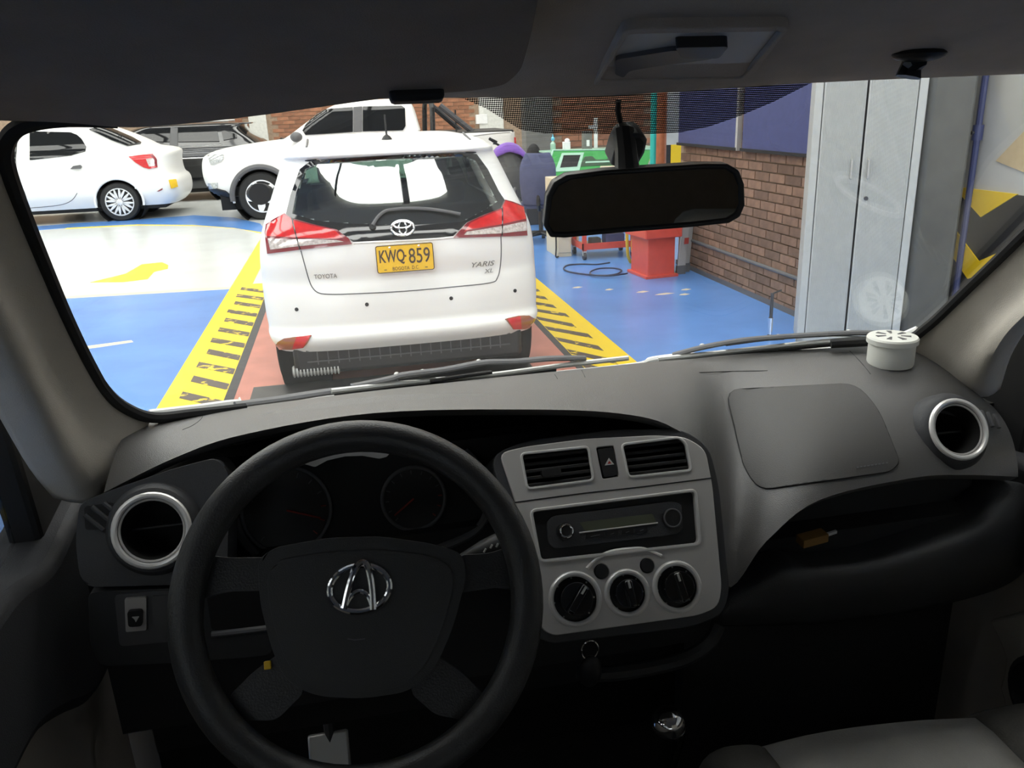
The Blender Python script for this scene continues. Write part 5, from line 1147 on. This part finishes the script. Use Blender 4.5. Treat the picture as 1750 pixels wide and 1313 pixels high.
# pedal
pq = at(566, 1283, 1.12); pd = thing('foot_pedal', 'bright metal foot pedal glimpsed under the steering wheel', 'pedal', pq)
MB().obox(pq, Vector((1, 0, 0)), Vector((0, .55, .83)), Vector((0, -.83, .55)), -.035, .03, -.03, .03, 0, .012).build('pedal_pad', M['alu'], pd, bevel=.004); MB().tube([pq, pq+Vector((0, .08, .2)), pq+Vector((0, .12, .42))], .009, 8).build('pedal_arm', M['steel_dark'], pd)

# ================================================================== MIRROR, VISOR, LAMP
mc = EYE+ray(1100, 342)*.86; mn = Vector((-.17, -.98, -.03)).normalized(); mxx = Vector((0, 0, 1)).cross(mn).normalized()
if mxx.x < 0: mxx = -mxx
myy = mn.cross(mxx); RF = Frame(mc, mxx, myy if myy.z > 0 else -myy)
mir = thing('interior_mirror', 'black framed interior mirror hanging in front of the windshield', 'mirror', mc)
mo = [(929, 385), (934, 335), (945, 312), (968, 299), (1030, 291), (1120, 285), (1200, 280), (1243, 280), (1262, 291), (1271, 315), (1272, 350), (1264, 370), (1245, 381), (1180, 388), (1050, 398), (965, 406), (940, 405)]
mi = [(938, 383), (944, 337), (955, 318), (975, 307), (1030, 300), (1120, 294), (1200, 289), (1238, 289), (1253, 298), (1261, 318), (1262, 348), (1255, 363), (1240, 372), (1180, 379), (1050, 389), (968, 396), (946, 396)]
hs = RF.plate([RF.px(*p) for p in mo], -.028, .003, [[RF.px(*p) for p in mi]]).build('housing_rim', M['black_plastic'], mir, bevel=.002)
RF.plate([RF.px(*p) for p in mo], -.030, -.010).build('housing_back', M['black_plastic'], mir, bevel=.006)
RF.plate([RF.px(*p) for p in mi], -.011, .0005).build('mirror_glass', M['mirror'], mir, smooth=0)
ft = [onW(u, v, .006) for u, v in ((1030, 260), (1038, 232), (1048, 212), (1062, 205), (1084, 205), (1092, 216), (1088, 236), (1074, 262))]
MB().prism(ft, (0, -.03, -.015)).build('mirror_foot', M['black_plastic'], mir, bevel=.006)
MB().tube([onW(1066, 225, .03), at(1070, 262, .86), at(1073, 300, .845)], [.012, .012, .014], 10).build('mirror_stem', M['black_plastic'], mir)
MB().tube([onW(1057, 172, .004), onW(1056, 190, .006), onW(1060, 208, .008)], .003, 6).build('mirror_wire', M['soft_black'], mir)
VF = Frame((.1, .82, 1.638), (1, 0, 0), (0, -1, .22)); V_ = lambda *Q: [VF.px(u, v) for u, v in Q]
vs = thing('sun_visor', 'large dark grey cloth sun visor folded up above the steering wheel', 'sun visor', (0, .7, 1.66))
VF.plate(rpoly(V_((-70, 205), (110, 209), (217, 220), (330, 211), (434, 199), (679, 165), (814, 155), (862, 146), (890, 122), (908, 60), (920, 0), (925, -60), (-70, -60)), .03), -.022, 0).build('visor_board', M['visor'], vs, bevel=.008, seg=3)
MB().obox(VF.w(*VF.px(712, 156), .002), VF.ex, VF.ey, VF.n, -.022, .022, -.012, .006, -.012, .006).build('visor_clip', M['soft_black'], vs, bevel=.004)
DF = Frame((.5, .84, 1.6645), (1, 0, 0), (0, -1, .22)); D_ = lambda *Q: [DF.px(u, v) for u, v in Q]
dm = thing('dome_lamp', 'flat frosted dome lamp on the headliner above the interior mirror', 'lamp', DF.w(*DF.px(1180, 85)))
DF.plate(rpoly(D_((1066, 36), (1352, 32), (1276, 132), (1012, 137)), .012), -.01, .006, [rpoly(D_((1074, 45), (1336, 41), (1268, 124), (1024, 128)), .008)]).build('lamp_frame', M['headliner'], dm, bevel=.003)
DF.plate(rpoly(D_((1074, 45), (1336, 41), (1268, 124), (1024, 128)), .008), -.006, .001).build('lamp_lens', M['lamp_lens'], dm, bevel=.001)
DF.plate(rpoly(D_((1052, 92), (1150, 76), (1232, 78), (1215, 92), (1120, 104), (1075, 112), (1065, 124), (1050, 118)), .006), .001, .005).build('lamp_circuit', M['grey_plastic'], dm, bevel=.001)
DF.plate(rpoly(D_((1152, 60), (1245, 58), (1228, 80), (1165, 80)), .006), .001, .010).build('lamp_switch', M['black_plastic'], dm, bevel=.002)
c, n2 = cast_px(HB, 1570, 92)
vcp = thing('visor_hook', 'small black hook for the passenger visor on the headliner', 'hook', c)
MB().sphere(c, .022, 14, 8, (1.3, .8, .35)).build('hook_base', M['black_plastic'], vcp); MB().tube([c+Vector((0, 0, -.004)), at(1558, 112, c.y+.01), at(1552, 132, c.y+.01)], [.010, .010, .012], 8).build('hook_arm', M['black_plastic'], vcp)

# ================================================================== SMALL THINGS IN THE VAN
c, n2 = cast_px(PB, 1521, 618); c = c+Vector((0, 0, -.004))
pot = thing('freshener_pot', 'round cream white air freshener pot with slotted lid on the dashboard corner', 'pot', c)
MB().lathe(c, (0, 0, 1), [(.001, 0), (.0325, 0), (.0335, .003), (.0335, .030), (.0325, .034)], 40).build('pot_body', M['pot'], pot)
lid = MB().lathe(c+Vector((0, 0, .034)), (0, 0, 1), [(.0335, 0), (.0368, .001), (.0368, .008), (.035, .0105), (.030, .0112), (.001, .0115)], 40).build('pot_lid', M['pot'], pot)
for k in range(7):
    an = 2*math.pi*k/7+.3; d = Vector((math.cos(an), math.sin(an), 0)); e = Vector((-d.y, d.x, 0)); zt_ = c+Vector((0, 0, .0445))
    MB().prism([zt_+d*.011-e*.0012, zt_+d*.025-e*.0036, zt_+d*.025+e*.0036, zt_+d*.011+e*.0012], (0, 0, .0015)).build('lid_slot', M['grey_plastic'], lid, smooth=0)
gk = EYE+ray(1136, 1218)*1.08; gl = thing('gear_lever', 'black gear lever with a chrome topped knob', 'gear lever', gk)
MB().lathe(gk+Vector((0, 0, -.09)), (0, -.15, 1), [(.017, 0), (.021, .03), (.024, .06), (.0245, .075), (.0235, .082)], 28).build('knob', M['gloss_black'], gl)
MB().lathe(gk+Vector((0, -.012, -.009)), (0, -.15, 1), [(.0228, 0), (.0226, .006), (.0205, .013), (.016, .0185), (.009, .0215), (.001, .0225)], 28).build('knob_cap', M['chrome'], gl)
MB().tube([gk+Vector((0, 0, -.08)), gk+Vector((0, .03, -.25)), Vector((gk.x, gk.y+.05, .47))], .009, 10).build('shaft', M['soft_black'], gl)
MB().lathe(Vector((gk.x, gk.y+.05, .458)), (0, 0, 1), [(.09, 0), (.08, .02), (.03, .10), (.014, .16)], 24).build('gaiter', M['soft_black'], gl)
# passenger seat
seat = thing('passenger_seat', 'grey fabric passenger seat with darker stitched side bolsters', 'seat', (.6, .4, .46))
SZ = .86
fe = catmull([onZ(u, v, SZ) for u, v in ((1150, 1400), (1205, 1308), (1240, 1284), (1300, 1272), (1390, 1252), (1480, 1238), (1570, 1228), (1650, 1222), (1720, 1212), (1800, 1200), (1860, 1200))], 6)
def yfr(x):
    for a, b in zip(fe, fe[1:]):
        if a.x <= x <= b.x: return a.y+(b.y-a.y)*(x-a.x)/max(1e-6, b.x-a.x)
    return fe[-1].y if x > fe[-1].x else fe[0].y
xa, xb = onZ(1302, 1274, SZ).x, onZ(1660, 1221, SZ).x
x0_, x1_ = fe[6].x, xb+.14
def cushion(x0, x1, name, m, up_, n=9):
    rows = []
    for k in range(n):
        t = k/(n-1); x = x0+(x1-x0)*t; dz = up_*math.sin(math.pi*t)**.6; y0 = yfr(x)
        prof = [(.03, -.36), (.035, -.20), (.03, -.08), (.012, -.025), (-.01, -.004), (-.04, 0), (-.12, -.004), (-.25, -.012), (-.40, -.018), (-.55, -.02)]
        rows.append([Vector((x, y0+a, SZ+b+(dz if b > -.05 else dz*.5))) for a, b in prof])
    o = MB().grid(rows).build(name, m, seat, smooth=70, solid=.01, off=0); return rows
cushion(xa, xb, 'seat_cushion', M['seat_grey'], .004)
for a, b in ((x0_, xa), (xb, x1_)):
    rr = cushion(a, b, 'side_bolster', M['seat_dark'], .012)
    for j in (3, 5): MB().tube([p+Vector((0, 0, .0025)) for p in rr[j][4:]], .0009, 5).build('stitching', M['thread'], seat)
MB().bx(x0_+.01, x1_-.01, yfr((x0_+x1_)/2)-.55, yfr((x0_+x1_)/2)-.02, .46, .78).build('seat_base', M['soft_black'], seat, bevel=.02)
MB().bx(x0_, x1_, .02, .14, .80, 1.40).build('seat_back', M['seat_grey'], seat, bevel=.04, seg=3)
# wipers
def wp(P, o_): return catmull([onW(u, v, -o_) for u, v in P], 5)
w1 = thing('windshield_wiper', 'long wiper lying at the base of the windshield in front of the steering wheel', 'wiper', onW(640, 664), 'windshield wipers')
MB().tube(wp([(402, 692), (480, 682), (560, 670), (640, 661)], .02), [.009]*6+[.010]*6+[.009]*4, 8, flat=.5).build('wiper_arm', M['grey_plastic'], w1)
MB().tube(wp([(566, 669), (700, 654), (840, 641), (960, 625), (1074, 612)], .012), .0045, 8).build('blade_strip', M['alu'], w1)
MB().tube(wp([(572, 674), (700, 659), (840, 645), (950, 631)], .009), .0045, 8).build('blade_rubber', M['soft_black'], w1)
MB().tube(wp([(600, 661), (665, 648), (690, 641), (760, 632), (825, 620), (880, 618), (940, 613), (1000, 612)], .022), .0075, 8, flat=.6).build('blade_bow', M['grey_plastic'], w1)
MB().tube(wp([(680, 650), (730, 643), (760, 636)], .020), .003, 6).build('blade_link', M['black_plastic'], w1)
MB().tube(wp([(735, 652), (790, 643), (840, 636)], .008), .006, 8, flat=.5).build('wiper_claw', M['soft_black'], w1)
for u, v in ((678, 641), (722, 636), (818, 619)): MB().sphere(onW(u, v, -.026), .005, 10, 6).build('rivet', M['alu'], w1)
w2 = thing('windshield_wiper', 'wiper lying at the base of the windshield in front of the passenger side', 'wiper', onW(1320, 592), 'windshield wipers')
MB().tube(wp([(1125, 614), (1250, 601), (1400, 585), (1545, 575)], .012), .0045, 8).build('blade_strip', M['alu'], w2)
MB().tube(wp([(1128, 619), (1250, 606), (1400, 590), (1530, 579)], .009), .0045, 8).build('blade_rubber', M['soft_black'], w2)
MB().tube(wp([(1150, 607), (1200, 594), (1260, 583), (1320, 577), (1400, 572), (1470, 569), (1530, 572)], .022), .0075, 8, flat=.6).build('blade_bow', M['grey_plastic'], w2)
MB().tube(wp([(1165, 613), (1260, 604), (1370, 593), (1480, 583)], .018), .006, 8, flat=.5).build('wiper_arm', M['alu'], w2)
MB().tube(wp([(1240, 588), (1300, 580), (1340, 577)], .026), .004, 6).build('blade_link', M['black_plastic'], w2)
for u, v in ((1200, 592), (1330, 576), (1450, 568)): MB().sphere(onW(u, v, -.027), .005, 10, 6).build('rivet', M['alu'], w2)
